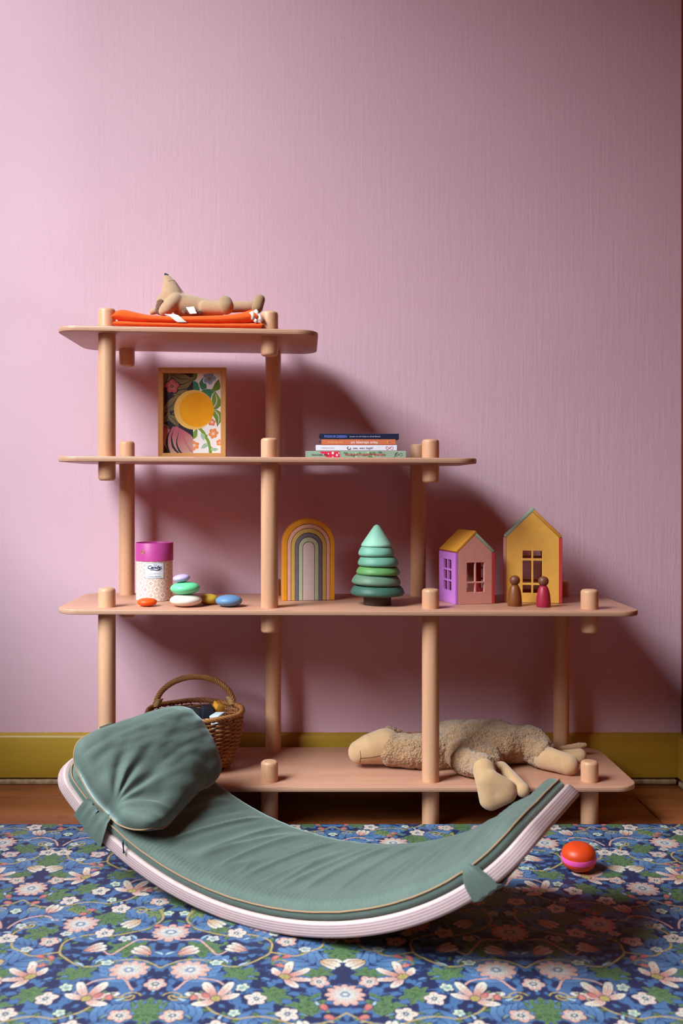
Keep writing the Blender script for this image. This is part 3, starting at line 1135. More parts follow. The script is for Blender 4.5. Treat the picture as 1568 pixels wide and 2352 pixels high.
def book(name, label, px0, px1, z0, th, col, depth, yb, titles, rz=0.0):
    m = plain(name + '_cover', col, 0.38, 0.02, 30, 0.4)
    x0, x1 = (px0 - VPX) * BKY / F_PX, (px1 - VPX) * BKY / F_PX
    xc = (x0 + x1) / 2
    root = empty(name, (xc, BKY, z0), 0)
    tag(root, label, 'book', 'picture books stacked on the second shelf')
    bt = 0.0016
    # cover: two boards and a slightly rounded spine
    pr_ = [(0, bt), (0, th - bt), (0.0008, th - 0.0004), (0.003, th), (depth, th), (depth, th - bt), (0.004, th - bt), (0.0025, th - bt - 0.0006), (0.0025, bt + 0.0006), (0.004, bt), (depth, bt), (depth, 0), (0.003, 0), (0.0008, 0.0004)]
    V = [(x, BKY + y, z0 + z) for x in (x0, x1) for y, z in pr_]
    n = len(pr_)
    F = [(k, (k + 1) % n, (k + 1) % n + n, k + n) for k in range(n)] + [tuple(range(n))[::-1], tuple(range(n, 2 * n))]
    cv = mk('cover', V, F, m, root)
    box('page_block', x0 + 0.003, x1 - 0.003, BKY + 0.0026, BKY + depth - 0.004, z0 + bt, z0 + th - bt, M_page, root)
    for ti in titles:
        s, tx0, tx1, hz, mat = ti[:5]
        me = text_mesh(s, (tx1 - tx0) * BKY / F_PX, hz, bold=ti[5] if len(ti) > 5 else 0.0)
        o = link('lettering', me, mat, cv)
        o.matrix_world = Matrix.Translation(((tx0 - VPX) * BKY / F_PX, BKY - 0.0001, z0 + th / 2 - hz * 0.5))
    return cv, m


T_blue, T_white = plain('print_violet_blue', srgb(104, 128, 226), 0.5, 0), plain('print_white', srgb(236, 226, 222), 0.5, 0)
T_yel, T_grey, T_black = plain('print_yellow', srgb(236, 196, 120), 0.5, 0), plain('print_grey', srgb(150, 152, 176), 0.5, 0), plain('print_black', srgb(30, 28, 34), 0.5, 0)
T_red, T_navy, T_teal, T_lilac = plain('print_red', srgb(190, 54, 60), 0.5, 0), plain('print_navy', srgb(34, 40, 96), 0.5, 0), plain('print_teal', srgb(28, 60, 62), 0.5, 0), plain('print_lilac', srgb(206, 196, 232), 0.5, 0)
z = shelf_top(2, at(701, 1050, BKY).x) + 0.0003
H1, H2, H3, H4 = 0.0176, 0.0142, 0.0140, 0.0136
b1, _ = book('picture_book', 'green paperback with toadstool spine, lowest in the book stack', 701.2, 931.9, z, H1, srgb(146, 166, 148), 0.21, 0, [])
zz = z + H1 / 2
for s, a, c, h, mat in (('Anne-Lieke Faber', 715, 756, 0.0042, T_teal), ('PADDENSTOELENVRIENDJES', 792, 882, 0.0052, T_red)):
    me = text_mesh(s, (c - a) * BKY / F_PX, h, bold=0.01)
    o = link('lettering', me, mat, b1)
    o.matrix_world = Matrix.Translation(((a - VPX) * BKY / F_PX, BKY - 0.0007, zz - h / 2))
# toadstool red, foliage greens and the small loop drawn on that spine
M_tred, M_tgreen, M_tgreen2 = plain('print_toadstool_red', srgb(216, 44, 80), 0.4, 0.02), plain('print_leaf_green', srgb(84, 122, 92), 0.4, 0.15, 200), plain('print_pale_green', srgb(176, 196, 150), 0.4, 0.1, 200)


def flat_patch(name, pts, mat, parent, y):
    return mk(name, [((px - VPX) * BKY / F_PX, y, zv) for px, zv in pts], [tuple(range(len(pts)))], mat, parent)


zb, zt = z + 0.0012, z + H1 - 0.0012
flat_patch('spine_print', [(733, zt), (780, zt), (781, zb), (752, zb), (744, zb + 0.006)], M_tred, b1, BKY - 0.0003)
for cx, cz, r_ in ((764, 0.0125, 0.0026), (754, 0.0105, 0.0015), (773.5, 0.0075, 0.0022), (743, 0.0088, 0.0016), (778, 0.0122, 0.0014), (764, 0.003, 0.0015)):
    flat_patch('spine_print', [(cx + r_ * 953 * math.cos(a_), min(zt, max(zb, z + cz + r_ * 1.3 * math.sin(a_)))) for a_ in np.linspace(0, 6.283, 11)[:-1]], T_white, b1, BKY - 0.0005)
rp = random.Random(3)
for k in range(26):
    cx, cz = rp.uniform(787, 886), rp.uniform(0.003, 0.0146)
    r_ = rp.uniform(0.0018, 0.0036)
    ph0 = rp.uniform(0, 6)
    flat_patch('spine_print', [(cx + r_ * 953 * 1.5 * math.cos(a_) * (0.75 + 0.25 * math.cos(5 * a_ + ph0)), min(zt, max(zb, z + cz + r_ * math.sin(a_) * (0.75 + 0.25 * math.cos(5 * a_ + ph0))))) for a_ in np.linspace(0, 6.283, 15)[:-1]],
               (M_tgreen, M_tgreen2)[k % 3 == 0], b1, BKY - 0.0003 - 0.00001 * k)


def loop8(parent, cx, zc, w, h, mat, rad, yy):
    pts = []
    for k in range(40):
        a_ = 2 * math.pi * k / 40
        pts.append(((cx - VPX) * BKY / F_PX + w * math.sin(a_), yy, zc + h * math.sin(2 * a_)))
    return tube('loop_mark', pts, rad, mat, parent, 5, True)


loop8(b1, 915, zz, 0.0085, 0.0034, T_black, 0.0003, BKY - 0.0004)
tube('loop_mark', [((px - VPX) * BKY / F_PX, BKY - 0.0004, z + q) for px, q in ((905, 0.001), (906, 0.006), (909, 0.010), (913, 0.0155))], 0.0003, T_black, b1, 5)
z += H1
b2, _ = book('picture_book', 'white paperback with a red loop on its spine, second from the bottom of the stack', 725, 911, z, H2, srgb(226, 222, 240), 0.19, 0,
             [('MIRIAM BES', 738, 768, 0.0036, T_grey), ('jee, een leg\u00e9!', 810, 856, 0.0052, T_black, 0.006)])
loop8(b2, 894, z + H2 / 2, 0.0085, 0.0034, T_red, 0.0004, BKY - 0.0004)
pts = [((801 - VPX) * BKY / F_PX + 0.0042 * math.cos(a_), BKY - 0.0004, z + H2 / 2 + 0.0034 * math.sin(a_)) for a_ in np.linspace(1.9, 6.6, 16)]
tube('egg_mark', pts, [0.0003 + 0.0006 * math.sin(math.pi * k / 15) for k in range(16)], T_black, b2, 5)
z += H2
b3, _ = book('picture_book', 'orange paperback with white title lettering, second from the top of the stack', 738.3, 908, z, H3, srgb(208, 112, 82), 0.18, 0,
             [('Aniek Bartels', 753, 787, 0.0042, T_yel), ('un kleintje erby', 805.5, 868, 0.0062, T_white, 0.014)])
tube('leaf_mark', [((px - VPX) * BKY / F_PX, BKY - 0.0004, z + q) for px, q in ((889, 0.0045), (892, 0.007), (895.5, 0.0085))], 0.0006, T_yel, b3, 5)
tube('leaf_mark', [((px - VPX) * BKY / F_PX, BKY - 0.0004, z + q) for px, q in ((888.5, 0.008), (891, 0.0098))], 0.0006, T_yel, b3, 5)
z += H3
b4, _ = book('picture_book', 'dark navy paperback with violet title, topmost in the book stack', 733.7, 915.8, z, H4, srgb(26, 36, 62), 0.2, 0,
             [('PODIUM DIEREN', 745, 796, 0.0058, T_blue, 0.02), ('Jeroen van der Hulst en Aniek Bartels', 803, 873, 0.0033, T_lilac)])

# ------------------------------------------------------------------ stones, tin, arches, tree, houses and dolls on the third shelf
def on3(x):
    return shelf_top(3, x)


M_box_cream = None


def tin_pattern():
    m, t, b = new_mat('tin_scroll_paper', 0.45, 0.4)
    vec = coords(t)
    x, y, z_ = sep(t, vec)
    u = y.op('ARCTAN2', x) * 0.0455          # unrolled metres round the tin
    s_ = 0.0147                               # half the diamond pitch
    cream, rosy = srgb(238, 222, 205), srgb(196, 92, 128)

    def lattice(ox, oz):
        a = (u + ox).op('WRAP', s_, -s_)
        c = (z_ + oz).op('WRAP', s_, -s_)
        return a, c
    col = None
    mask = None
    for ox, oz in ((0, 0), (s_, s_)):
        a, c = lattice(ox, oz)
        # four-petalled cross
        for dx, dz in ((0.0027, 0), (-0.0027, 0), (0, 0.0027), (0, -0.0027)):
            d = ((a - dx) * (a - dx) + (c - dz) * (c - dz)) < 0.0014 ** 2
            mask = d if mask is None else mask.op('MAXIMUM', d)
    for ox, oz in ((s_ * 0.5, s_ * 0.5), (-s_ * 0.5, s_ * 0.5), (s_ * 0.5, -s_ * 0.5), (-s_ * 0.5, -s_ * 0.5)):
        a, c = lattice(ox, oz)
        for q in (-1, 1):
            aa, cc = a - 0.0029 * q * (1 if ox > 0 else -1) * (1 if oz > 0 else -1) * -1, c - 0.0029 * q
            r = (aa * aa + cc * cc).op('SQRT')
            th = cc.op('ARCTAN2', aa)
            spiral = (r * 2500.0 + th * (1 if ox > 0 else -1)).sin()
            d = (spiral > 0.35) * (r < 0.0041)
            mask = mask.op('MAXIMUM', d * 0.9)
    t.links.new(mix(t, mask, cream, rosy), b.inputs['Base Color'])
    return m


TY, TR = 2.445, 0.0452
tx = (354.5 - VPX) * TY / F_PX
tz = on3(tx) + 0.0002
tin = empty('candy_tin', (tx, TY, tz))
tag(tin, 'round cardboard canister with magenta lid and pink scroll paper', 'canister')
M_mag = plain('magenta_card', srgb(196, 70, 148), 0.42, 0.03)
M_magin = plain('magenta_card_top', srgb(188, 62, 140), 0.5, 0.04)
TH, LZ = 0.1425, 0.0985
o = lathe('body', [(0, 0.0015), (TR - 0.002, 0.0015), (TR - 0.0015, 0), (TR, 0.001), (TR, LZ + 0.01), (0, LZ + 0.01)], tin_pattern(), tin, 64)
o.matrix_world = Matrix.Translation((tx, TY, tz))
lid = o = lathe('lid', [(TR + 0.0002, LZ), (TR + 0.0016, LZ), (TR + 0.0016, TH - 0.001), (TR + 0.0008, TH), (TR - 0.001, TH), (TR - 0.0018, TH - 0.001), (TR - 0.002, TH - 0.004), (0, TH - 0.0045)], M_mag, tin, 64)
o.matrix_world = Matrix.Translation((tx, TY, tz))


def on_tin(px, zv, lift):
    """angle position on the tin for a photo column"""
    dx = (px - 354.5) / (F_PX / TY)
    a = math.asin(max(-1, min(1, dx / TR)))
    return (tx + (TR + lift) * math.sin(a), TY - (TR + lift) * math.cos(a), tz + zv)


def wrap_patch(name, px0, px1, z0, z1, mat, lift, n=14):
    V = []
    for k in range(n + 1):
        px = px0 + (px1 - px0) * k / n
        V += [on_tin(px, z0, lift), on_tin(px, z1, lift)]
    F = [(2 * k, 2 * k + 2, 2 * k + 3, 2 * k + 1) for k in range(n)]
    return mk(name, V, F, mat, tin, True)


def wrap_text(s, px0, px1, z0, h, mat, bold=0.0, shear=0.0, lift=0.0011, space=1.0):
    me = text_mesh(s, (px1 - px0), h, bold=bold, shear=shear, space=space)
    for v in me.vertices:
        v.co = on_tin(px0 + v.co.x, z0 + v.co.z, lift)
    return link('lettering', me, mat, sheet)


M_label = plain('label_paper', srgb(232, 232, 240), 0.45, 0.01)
M_lgrey = plain('label_border', srgb(160, 166, 190), 0.5, 0.0)
zp = lambda py: CAM_H - (py - VPY) * 2.402 / F_PX - tz
wrap_patch('label_border', 339.3, 381.0, zp(1329), zp(1293), M_lgrey, 0.0004)
sheet = wrap_patch('label_sheet', 340.3, 380.0, zp(1328), zp(1294), M_label, 0.0007)
wrap_text('Candy', 346.0, 375.5, zp(1306.5), 0.0085, T_navy, 0.025, 0.25)
wrap_text('WOBBEL', 358, 367, zp(1298.3), 0.0017, T_navy, 0.02)
wrap_text('FOOD FOR PLAY', 347.5, 374, zp(1319), 0.0025, plain('print_dusty_pink', srgb(190, 120, 150), 0.5, 0), 0.0, 0, 0.0011, 1.3)
wrap_text('SEVEN DROPS', 346.5, 374.5, zp(1326), 0.0032, T_navy, 0.0, 0, 0.0011, 1.3)
pts = [on_tin(px, zp(py), 0.0012) for px, py in ((350, 1307.5), (353, 1309), (358, 1308.5), (364, 1309.8), (370, 1309.5), (374, 1306.5), (375.5, 1303))]
tube('lettering_swash', pts, [0.0003, 0.0008, 0.0008, 0.0008, 0.0008, 0.0007, 0.0004], T_navy, sheet, 6)
M_gold = plain('gold_foil', srgb(206, 142, 96), 0.35, 0.1)
gx, gz = 334.5, zp(1268)
for k in range(12):
    a_ = 2 * math.pi * k / 12
    c0 = on_tin(gx + 6.2 * math.cos(a_), gz + 0.0066 * math.sin(a_), 0.0021)
    tube('lid_emblem', [c0, (c0[0] + 0.0001, c0[1] - 0.0003, c0[2])], 0.0007, M_gold, lid, 6)
pts = [on_tin(gx + (1.0 + 0.14 * k) * math.cos(k * 0.75), gz + (1.0 + 0.14 * k) * 0.00105 * math.sin(k * 0.75), 0.0021) for k in range(26)]
tube('lid_emblem', pts, 0.00042, M_gold, lid, 5)


def stone(name, label, px0, px1, py0, py1, Y, col, z0=None, tilt=0.0, rough=0.42):
    xc = ((px0 + px1) / 2 - VPX) * Y / F_PX
    rx = (px1 - px0) / 2 * Y / F_PX
    rz = (py1 - py0) / 2 * Y / F_PX * 0.94
    zb_ = on3(xc) if z0 is None else z0
    bm = bmesh.new()
    bmesh.ops.create_uvsphere(bm, u_segments=40, v_segments=24, radius=1.0)
    for v in bm.verts:
        rr_ = math.hypot(v.co.x, v.co.y)
        k = (rr_ ** 0.88) / rr_ if rr_ > 1e-6 else 1
        v.co.x *= k * rx
        v.co.y *= k * rx * 0.97
        v.co.z *= rz
    bmesh.ops.rotate(bm, verts=bm.verts, cent=(0, 0, 0), matrix=Matrix.Rotation(tilt, 3, 'Y'))
    low = min(v.co.z for v in bm.verts)
    o = from_bm(name, bm, plain(label.split()[0] + '_stone_paint', col, rough, 0.02, 60, 0.35), None, True)
    o.location = (xc, Y, zb_ - low + 0.0001)
    tag(o, label, 'toy stone', 'painted wooden stones on the third shelf')
    return zb_ - low + rz


stone('wooden_stone', 'orange wooden stone lying alone before the canister', 315, 360.5, 1375.3, 1395.5, 2.312, srgb(235, 84, 22))
top = stone('wooden_stone', 'white wooden stone at the foot of the stone pile', 390, 464, 1369, 1399, 2.312, srgb(228, 208, 196))
top = stone('wooden_stone', 'mint green wooden stone in the middle of the stone pile', 391, 459.5, 1340.5, 1371, 2.316, srgb(110, 204, 150), top - 0.0012, -0.03)
top = stone('wooden_stone', 'lilac wooden stone on top of the stone pile', 396.5, 436.5, 1325.5, 1345, 2.316, srgb(196, 166, 214), top - 0.0012, -0.12)
stone('wooden_stone', 'mustard yellow wooden stone half hidden behind the white one', 455, 501.5, 1367, 1392.5, 2.352, srgb(208, 164, 58))
stone('wooden_stone', 'blue grey wooden stone, rightmost of the wooden stones', 495, 556.5, 1371, 1399.5, 2.312, srgb(98, 130, 172))

# nested rainbow arches
ARY, ARW = 2.46, 2.46 / F_PX
ay = math.radians(7)
acx = (706.5 - VPX) * ARW
az = on3(acx - 0.066) + 0.0002
u = lambda px: (px - 707.5) * ARW            # photo column -> metres from the arch axis
arch_mx = Matrix.Translation((acx, ARY, az)) @ Matrix.Rotation(ay, 4, 'Z')
atop = (CAM_H - (1191.5 - VPY) * 2.44 / F_PX) - az
lay = [('outermost amber arch of the nested wooden rainbow', srgb(224, 140, 30), 648.3, 658.0, 0.0), ('dusty pink arch just inside the amber one', srgb(222, 158, 140), 658.8, 666.6, 0),
       ('ochre arch third from the outside of the wooden rainbow', srgb(204, 160, 86), 667.5, 676.0, 0), ('slate grey arch fourth from the outside of the wooden rainbow', srgb(112, 100, 112), 676.8, 684.2, 0),
       ('sage arch around the pale core of the wooden rainbow', srgb(182, 178, 152), 685.0, 693.6, 0)]


def arch_poly(ro, top_z, ri, top_i, n=22):
    P_ = [(-ro, 0)]
    P_ += [(-ro * math.cos(math.pi * k / n), top_z - ro + ro * math.sin(math.pi * k / n)) for k in range(n + 1)]
    P_ += [(ro, 0)]
    if ri > 0:
        P_ += [(ri, 0)] + [(ri * math.cos(math.pi * k / n), top_i - ri + ri * math.sin(math.pi * k / n)) for k in range(n + 1)] + [(-ri, 0)]
    return P_


tz_ = atop
AD = 0.046
for label, colr, p0, p1, _ in lay:
    ro, ri = -u(p0), -u(p1)
    th = ro - ri
    me = plate_mesh('rainbow_arch', [arch_poly(ro, tz_, ri, tz_ - th * 1.12)], AD, 0.0009)
    o = link('rainbow_arch', me, plain(label.split()[1] + '_arch_paint', colr, 0.45, 0.02, 60))
    o.matrix_world = arch_mx
    tag(o, label, 'arch block', 'nested rainbow arches on the third shelf')
    tz_ -= th * 1.12 + 0.0013
me = plate_mesh('rainbow_core', [arch_poly(-u(694.6), tz_, 0, 0)], AD, 0.0009)
o = link('rainbow_core', me, plain('core_paint', srgb(212, 182, 178), 0.45, 0.02, 60))
o.matrix_world = arch_mx
tag(o, 'pale pink round-topped block at the core of the wooden rainbow', 'toy block', 'nested rainbow arches on the third shelf')

# stacking tree
TRY = 2.362
k_ = TRY / F_PX
tcx = (866 - VPX) * k_
tbz = on3(tcx) + 0.0002
tree = empty('stacking_tree', (tcx, TRY, tbz))
tag(tree, 'wooden stacking tree of green rings on a dark trunk', 'toy tree')
zt_ = lambda py: CAM_H - (py - VPY) * k_
trunk_top = zt_(1367.5)


def ring(name, rpx, y_top, y_bot, xoff, tilt, col):
    r = rpx * k_
    h = (y_bot - y_top) * k_
    z0 = zt_(y_bot)
    prof = [(0, 0), (r * 0.78, 0), (r * 0.93, h * 0.06), (r * 0.99, h * 0.2), (r, h * 0.32), (r * 0.975, h * 0.5), (r * 0.93, h * 0.72), (r * 0.86, h * 0.92), (r * 0.80, h), (0, h)]
    o = lathe(name, prof, plain('tree_paint_%d' % y_top, col, 0.5, 0.05, 25), tree, 56, angle=60)
    o.matrix_world = Matrix.Translation((tcx + xoff * k_, TRY, z0)) @ Matrix.Rotation(tilt, 4, 'Y')
    return o


o = lathe('trunk', [(0, 0), (0.0325, 0), (0.0332, 0.001), (0.0332, trunk_top - tbz), (0, trunk_top - tbz)], plain('trunk_stain', srgb(74, 56, 48), 0.6, 0.08, 20), tree, 48)
o.matrix_world = Matrix.Translation((tcx + 0.0 * k_, TRY, tbz))
ring('ring', 61.9, 1343.5, 1367.5, 0.5, 0.01, srgb(58, 92, 80))
ring('ring', 56.5, 1320.5, 1343.5, -2.5, 0.035, srgb(98, 122, 102))
ring('ring', 50.4, 1300.5, 1320.5, 2.0, 0.015, srgb(94, 140, 80))
ring('ring', 46.8, 1278.0, 1300.5, 2.0, 0.01, srgb(104, 152, 132))
ring('ring', 41.5, 1255.5, 1278.0, -2.0, 0.01, srgb(122, 170, 152))
r = 35.9 * k_
h = (1255.5 - 1205.0) * k_
o = lathe('cone_top', [(0, 0), (r * 0.9, 0), (r * 0.985, h * 0.03), (r, h * 0.07), (r * 0.96, h * 0.14), (r * 0.20, h * 0.93), (r * 0.12, h * 0.985), (0, h)], plain('tree_paint_mint', srgb(152, 198, 176), 0.5, 0.04, 25), tree, 56, angle=60)
o.matrix_world = Matrix.Translation((tcx - 1.0 * k_, TRY, zt_(1255.5)))


# toy houses: slabs with real window cut-outs, roof boards on top
def house(name, label, near, yaw, wid, dep, eave, apex, cols, holes_f, holes_s):
    """near = front left corner at the shelf; local x along the front, y to the back"""
    root = empty(name, near, yaw)
    tag(root, label, 'toy house', 'wooden toy houses on the third shelf')
    T_ = 0.0068
    W0 = root.matrix_world.copy()

    def add(nm, me, mat, mx):
        o = link(nm, me, mat, root)
        o.matrix_world = W0 @ mx
        return o
    gable = [(0, 0), (wid, 0), (wid, eave), (wid / 2, apex), (0, eave)]
    add('front_wall', plate_mesh('front_wall', [gable] + [rrect(*h_, 0.0009, 2) for h_ in holes_f], T_, 0.0006), cols['front'], Matrix.Translation((0, T_ / 2, 0)))
    add('back_wall', plate_mesh('back_wall', [gable] + [rrect(*h_, 0.0009, 2) for h_ in holes_f], T_, 0.0006), cols['back'], Matrix.Translation((0, dep - T_ / 2, 0)))
    sw = dep - 0.001
    side = [(0, 0), (sw, 0), (sw, eave - 0.0015), (0, eave - 0.0015)]
    hs = [rrect(*h_, 0.0009, 2) for h_ in holes_s]
    add('side_wall', plate_mesh('side_wall', [side] + hs, T_, 0.0006), cols['left'], Matrix.Translation((-T_ / 2 - 0.0006, sw, 0)) @ Matrix.Rotation(-math.pi / 2, 4, 'Z'))
    add('side_wall', plate_mesh('side_wall', [side] + hs, T_, 0.0006), cols['right'], Matrix.Translation((wid + T_ / 2 + 0.0006, 0, 0)) @ Matrix.Rotation(math.pi / 2, 4, 'Z'))
    sl = math.atan2(apex - eave, wid / 2)
    ln = math.hypot(apex - eave, wid / 2)
    for sd, ck in ((-1, 'roof_l'), (1, 'roof_r')):
        ex = 0.0 if sd == 1 else T_
        bmx = box_bm(0, ln + ex + 0.004, -0.0, dep, 0, T_, 0.0009, 2)
        o = from_bm('roof_board', bmx, cols[ck], root, True, 50)
        if sd == -1:
            mx = Matrix.Translation((-0.003 * math.cos(sl), 0, eave - 0.003 * math.sin(sl) + 0.0006)) @ Matrix.Rotation(-sl, 4, 'Y')
        else:
            mx = Matrix.Translation((wid + 0.003 * math.cos(sl), dep, eave - 0.003 * math.sin(sl) + 0.0006)) @ Matrix.Rotation(math.pi, 4, 'Z') @ Matrix.Rotation(-sl, 4, 'Y')
        o.matrix_world = W0 @ mx
    return root


P_ = lambda nm, c: plain('house_paint_' + nm, c, 0.5, 0.025, 40, 0.35)
Hx = {'pink': P_('pink', srgb(208, 138, 128)), 'violet': P_('violet', srgb(192, 112, 196)), 'red': P_('red', srgb(196, 52, 54)), 'amber': P_('amber', srgb(198, 128, 44)), 'sage': P_('sage', srgb(150, 160, 144)), 'yellow': P_('yellow', srgb(226, 160, 72))}
n0 = at(1052, 1388.5, 2.364)
hz = on3(n0.x) + 0.0003
house('toy_house', 'small toy house with violet side wall and amber roof', (n0.x, 2.364, hz), math.radians(14.5), 0.0885, 0.1045, 0.1255, 0.167,
      {'front': Hx['pink'], 'back': Hx['pink'], 'left': Hx['violet'], 'right': Hx['red'], 'roof_l': Hx['amber'], 'roof_r': Hx['sage']},
      [(0.0225, 0.0435, 0.0545, 0.1005), (0.0470, 0.0680, 0.0545, 0.1005), (0.0225, 0.0435, 0.0290, 0.0505), (0.0470, 0.0680, 0.0290, 0.0505)],
      [(a_, a_ + 0.0225, b_, b_ + 0.0225) for a_ in (0.0285, 0.0555) for b_ in (0.0305, 0.0570, 0.0835)])
n1 = at(1162.5, 1383.5, 2.422)
house('toy_house', 'tall yellow toy house with red side wall and sage roof board', (n1.x, 2.422, on3(n1.x) + 0.0003), math.radians(-12), 0.1265, 0.1035, 0.1605, 0.2225,
      {'front': Hx['yellow'], 'back': Hx['yellow'], 'left': Hx['pink'], 'right': Hx['red'], 'roof_l': Hx['sage'], 'roof_r': Hx['amber']},
      [(a_, a_ + 0.0205, b_, c_) for a_ in (0.0395, 0.0650) for b_, c_ in ((0.0235, 0.0430), (0.0485, 0.1030), (0.1085, 0.1275))],
      [(a_, a_ + 0.0225, b_, b_ + 0.035) for a_ in (0.0285, 0.0555) for b_ in (0.03, 0.075)])


def doll(name, label, pxc, py_base, py_top, Y, rpx, headpx, body_col):
    k = Y / F_PX
    xc = (pxc - VPX) * k
    z0 = on3(xc) + 0.0002
    root = empty(name, (xc, Y, z0))
    tag(root, label, 'peg doll', 'wooden peg dolls before the tall toy house')
    r = rpx * k
    hh = (py_base - py_top) * k * 0.985
    hr = headpx * k
    nb = hh - 2 * hr * 0.93
    o = lathe('body', [(0, 0), (r * 0.96, 0), (r, 0.0012), (r * 0.99, nb * 0.25), (r * 0.93, nb * 0.5), (r * 0.80, nb * 0.75), (r * 0.62, nb * 0.92), (r * 0.45, nb), (0, nb + 0.001)], wood(name + '_stain_%d' % pxc, tuple(c * 0.8 for c in body_col[:3]) + (1,), body_col, 'Z', 30, 8, 0.45, False), root, 40, angle=60)
    o.matrix_world = Matrix.Translation((xc, Y, z0))
    bm = bmesh.new()
    bmesh.ops.create_uvsphere(bm, u_segments=32, v_segments=20, radius=hr)
    o = from_bm('head', bm, wood('walnut_head_%d' % pxc, srgb(92, 48, 32), srgb(128, 72, 50), 'Z', 30, 6, 0.45, False), root, True)
    o.matrix_world = Matrix.Translation((xc, Y, z0 + hh - hr)) @ Matrix.Diagonal((1, 1, 0.97, 1))


doll('peg_doll', 'brown wooden peg doll, left of the pair', 1181.8, 1394, 1322.5, 2.347, 16.3, 11.9, srgb(130, 68, 28))
doll('peg_doll', 'crimson wooden peg doll with a walnut head', 1247.6, 1396.3, 1324.5, 2.330, 16.6, 12.0, srgb(166, 32, 58))

# ------------------------------------------------------------------ folded orange cloth and the plush lying on it (top shelf)
def fabric(name, col, var=0.05, weave=900, rough=0.9, sheen=0.2):
    m, t, b = new_mat(name, rough, 0.15)
    vec = coords(t)
    x, y, z_ = sep(t, vec)
    w = (x * weave * 2.2).sin() * (z_ * weave * 2.2).sin()
    f = S(t, noise(t, vec, 60, 4, 0.6))
    c0 = tuple(c * (1 - var * 2) for c in col[:3]) + (1,)
    c1 = tuple(min(1, c * (1 + var * 2)) for c in col[:3]) + (1,)
    t.links.new(ramp(t, f, [(0.3, c0), (0.7, c1)]), b.inputs['Base Color'])
    bump(t, b, w + f * 2.0, 0.15, 0.0006)
    b.inputs['Sheen Weight'].default_value = sheen
    return m


M_orange = fabric('orange_linen', srgb(232, 84, 24))
M_trim = fabric('white_trim', srgb(230, 214, 208))
CY0, CY1 = 2.266, 2.50
cloth = empty('folded_cloth', (-0.27, 2.38, shelf_top(1, -0.27)))
tag(cloth, 'orange cloth folded flat with white trim, lying on the top shelf', 'cloth')


def curve(pts):
    xs_ = [p[0] for p in pts]
    ys_ = [p[1] for p in pts]
    return lambda v: float(np.interp(v, xs_, ys_))


def pad(name, px0, px1, topc, botc, mat, seed):
    nxs, nys = 70, 26
    V, F = [], []
    zf = lambda py: CAM_H - (py - VPY) * CY0 / F_PX
    for j in range(nys + 1):
        v = j / nys
        Y = CY0 + (CY1 - CY0) * v
        e = min(v, 1 - v) * (CY1 - CY0)
        k = math.sqrt(max(0.0, 1 - (1 - min(1, e / 0.006)) ** 2)) * 0.75 + 0.25
        loop = []
        sh = 0.011 * min(1, max(0, (Y - 2.272) / 0.008))       # keeps clear of the post behind its left end
        for i in range(nxs + 1):
            f = i / nxs
            px = px0 + (px1 - px0) * (0.5 - 0.5 * math.cos(math.pi * f))
            xx = (px - VPX) * CY0 / F_PX
            xx += sh * max(0, 1 - f * 5) - 0.9 * sh * max(0, f * 5 - 4)
            zt, zb = zf(topc(px)), zf(botc(px))
            ed = min(f, 1 - f)
            kk = math.sqrt(max(0, 1 - (1 - min(1, ed / 0.10)) ** 2))
            mid, hh = (zt + zb) / 2, (zt - zb) / 2 * k * (0.15 + 0.85 * kk)
            wv = 0.0009 * mnoise.noise(Vector((xx * 26, Y * 30, seed)))
            rise = 0.0075 * math.sin(math.pi * min(1, v * 1.15)) if seed > 1 else 0.0
            loop.append((xx, Y, mid, hh, wv, rise))
        for (xx, Y, mid, hh, wv, rise) in loop:
            V.append((xx, Y, mid + hh + wv + rise))
        for (xx, Y, mid, hh, wv, rise) in loop:
            V.append((xx, Y, mid - hh))
    n = nxs + 1
    for j in range(nys):
        a, b = j * 2 * n, (j + 1) * 2 * n
        for i in range(nxs):
            F.append((a + i, a + i + 1, b + i + 1, b + i))
            F.append((a + n + i, b + n + i, b + n + i + 1, a + n + i + 1))
        F.append((a, b, b + n, a + n))
        F.append((a + nxs, a + n + nxs, b + n + nxs, b + nxs))
    for a in (0, nys * 2 * n):
        for i in range(nxs):
            F.append((a + i, a + n + i, a + n + i + 1, a + i + 1))
    return mk(name, V, F, mat, cloth, True)


s1 = lambda px: 747.4 + (px - 200) * 0.0171 - 5.6
up_t = curve([(254, 724), (262, 714), (275, 710.5), (288, 711.5), (305, 716), (340, 723), (400, 727), (450, 725.5), (520, 723), (555, 718), (575, 711), (588, 711), (594, 722)])
up_b = curve([(254, 731), (300, 737.5), (400, 739.5), (500, 741), (560, 739.5), (594, 735)])
lo_t = curve([(258, 735), (300, 737.5), (400, 740), (500, 741.5), (590, 740.5), (604, 738)])
pad('upper_fold', 254, 594, up_t, up_b, M_orange, 3)
pad('lower_fold', 258, 604, lo_t, lambda px: s1(px) + 5.2, M_orange, 1)
zc = lambda py: CAM_H - (py - VPY) * CY0 / F_PX


def ribbon(name, rows, mat, parent, thick=0.0012, smooth=True):
    """thin strip of cloth: rows of points, given a real thickness"""
    n = len(rows[0])
    V = [p for r_ in rows for p in r_]
    F = [(j * n + i, j * n + i + 1, (j + 1) * n + i + 1, (j + 1) * n + i) for j in range(len(rows) - 1) for i in range(n - 1)]
    me = bpy.data.meshes.new(name)
    me.from_pydata([tuple(v) for v in V], [], F)
    bm = bmesh.new()
    bm.from_mesh(me)
    bmesh.ops.recalc_face_normals(bm, faces=bm.faces)
    bmesh.ops.solidify(bm, geom=bm.faces[:], thickness=thick)
    bpy.data.meshes.remove(me)
    return from_bm(name, bm, mat, parent, smooth, 60)


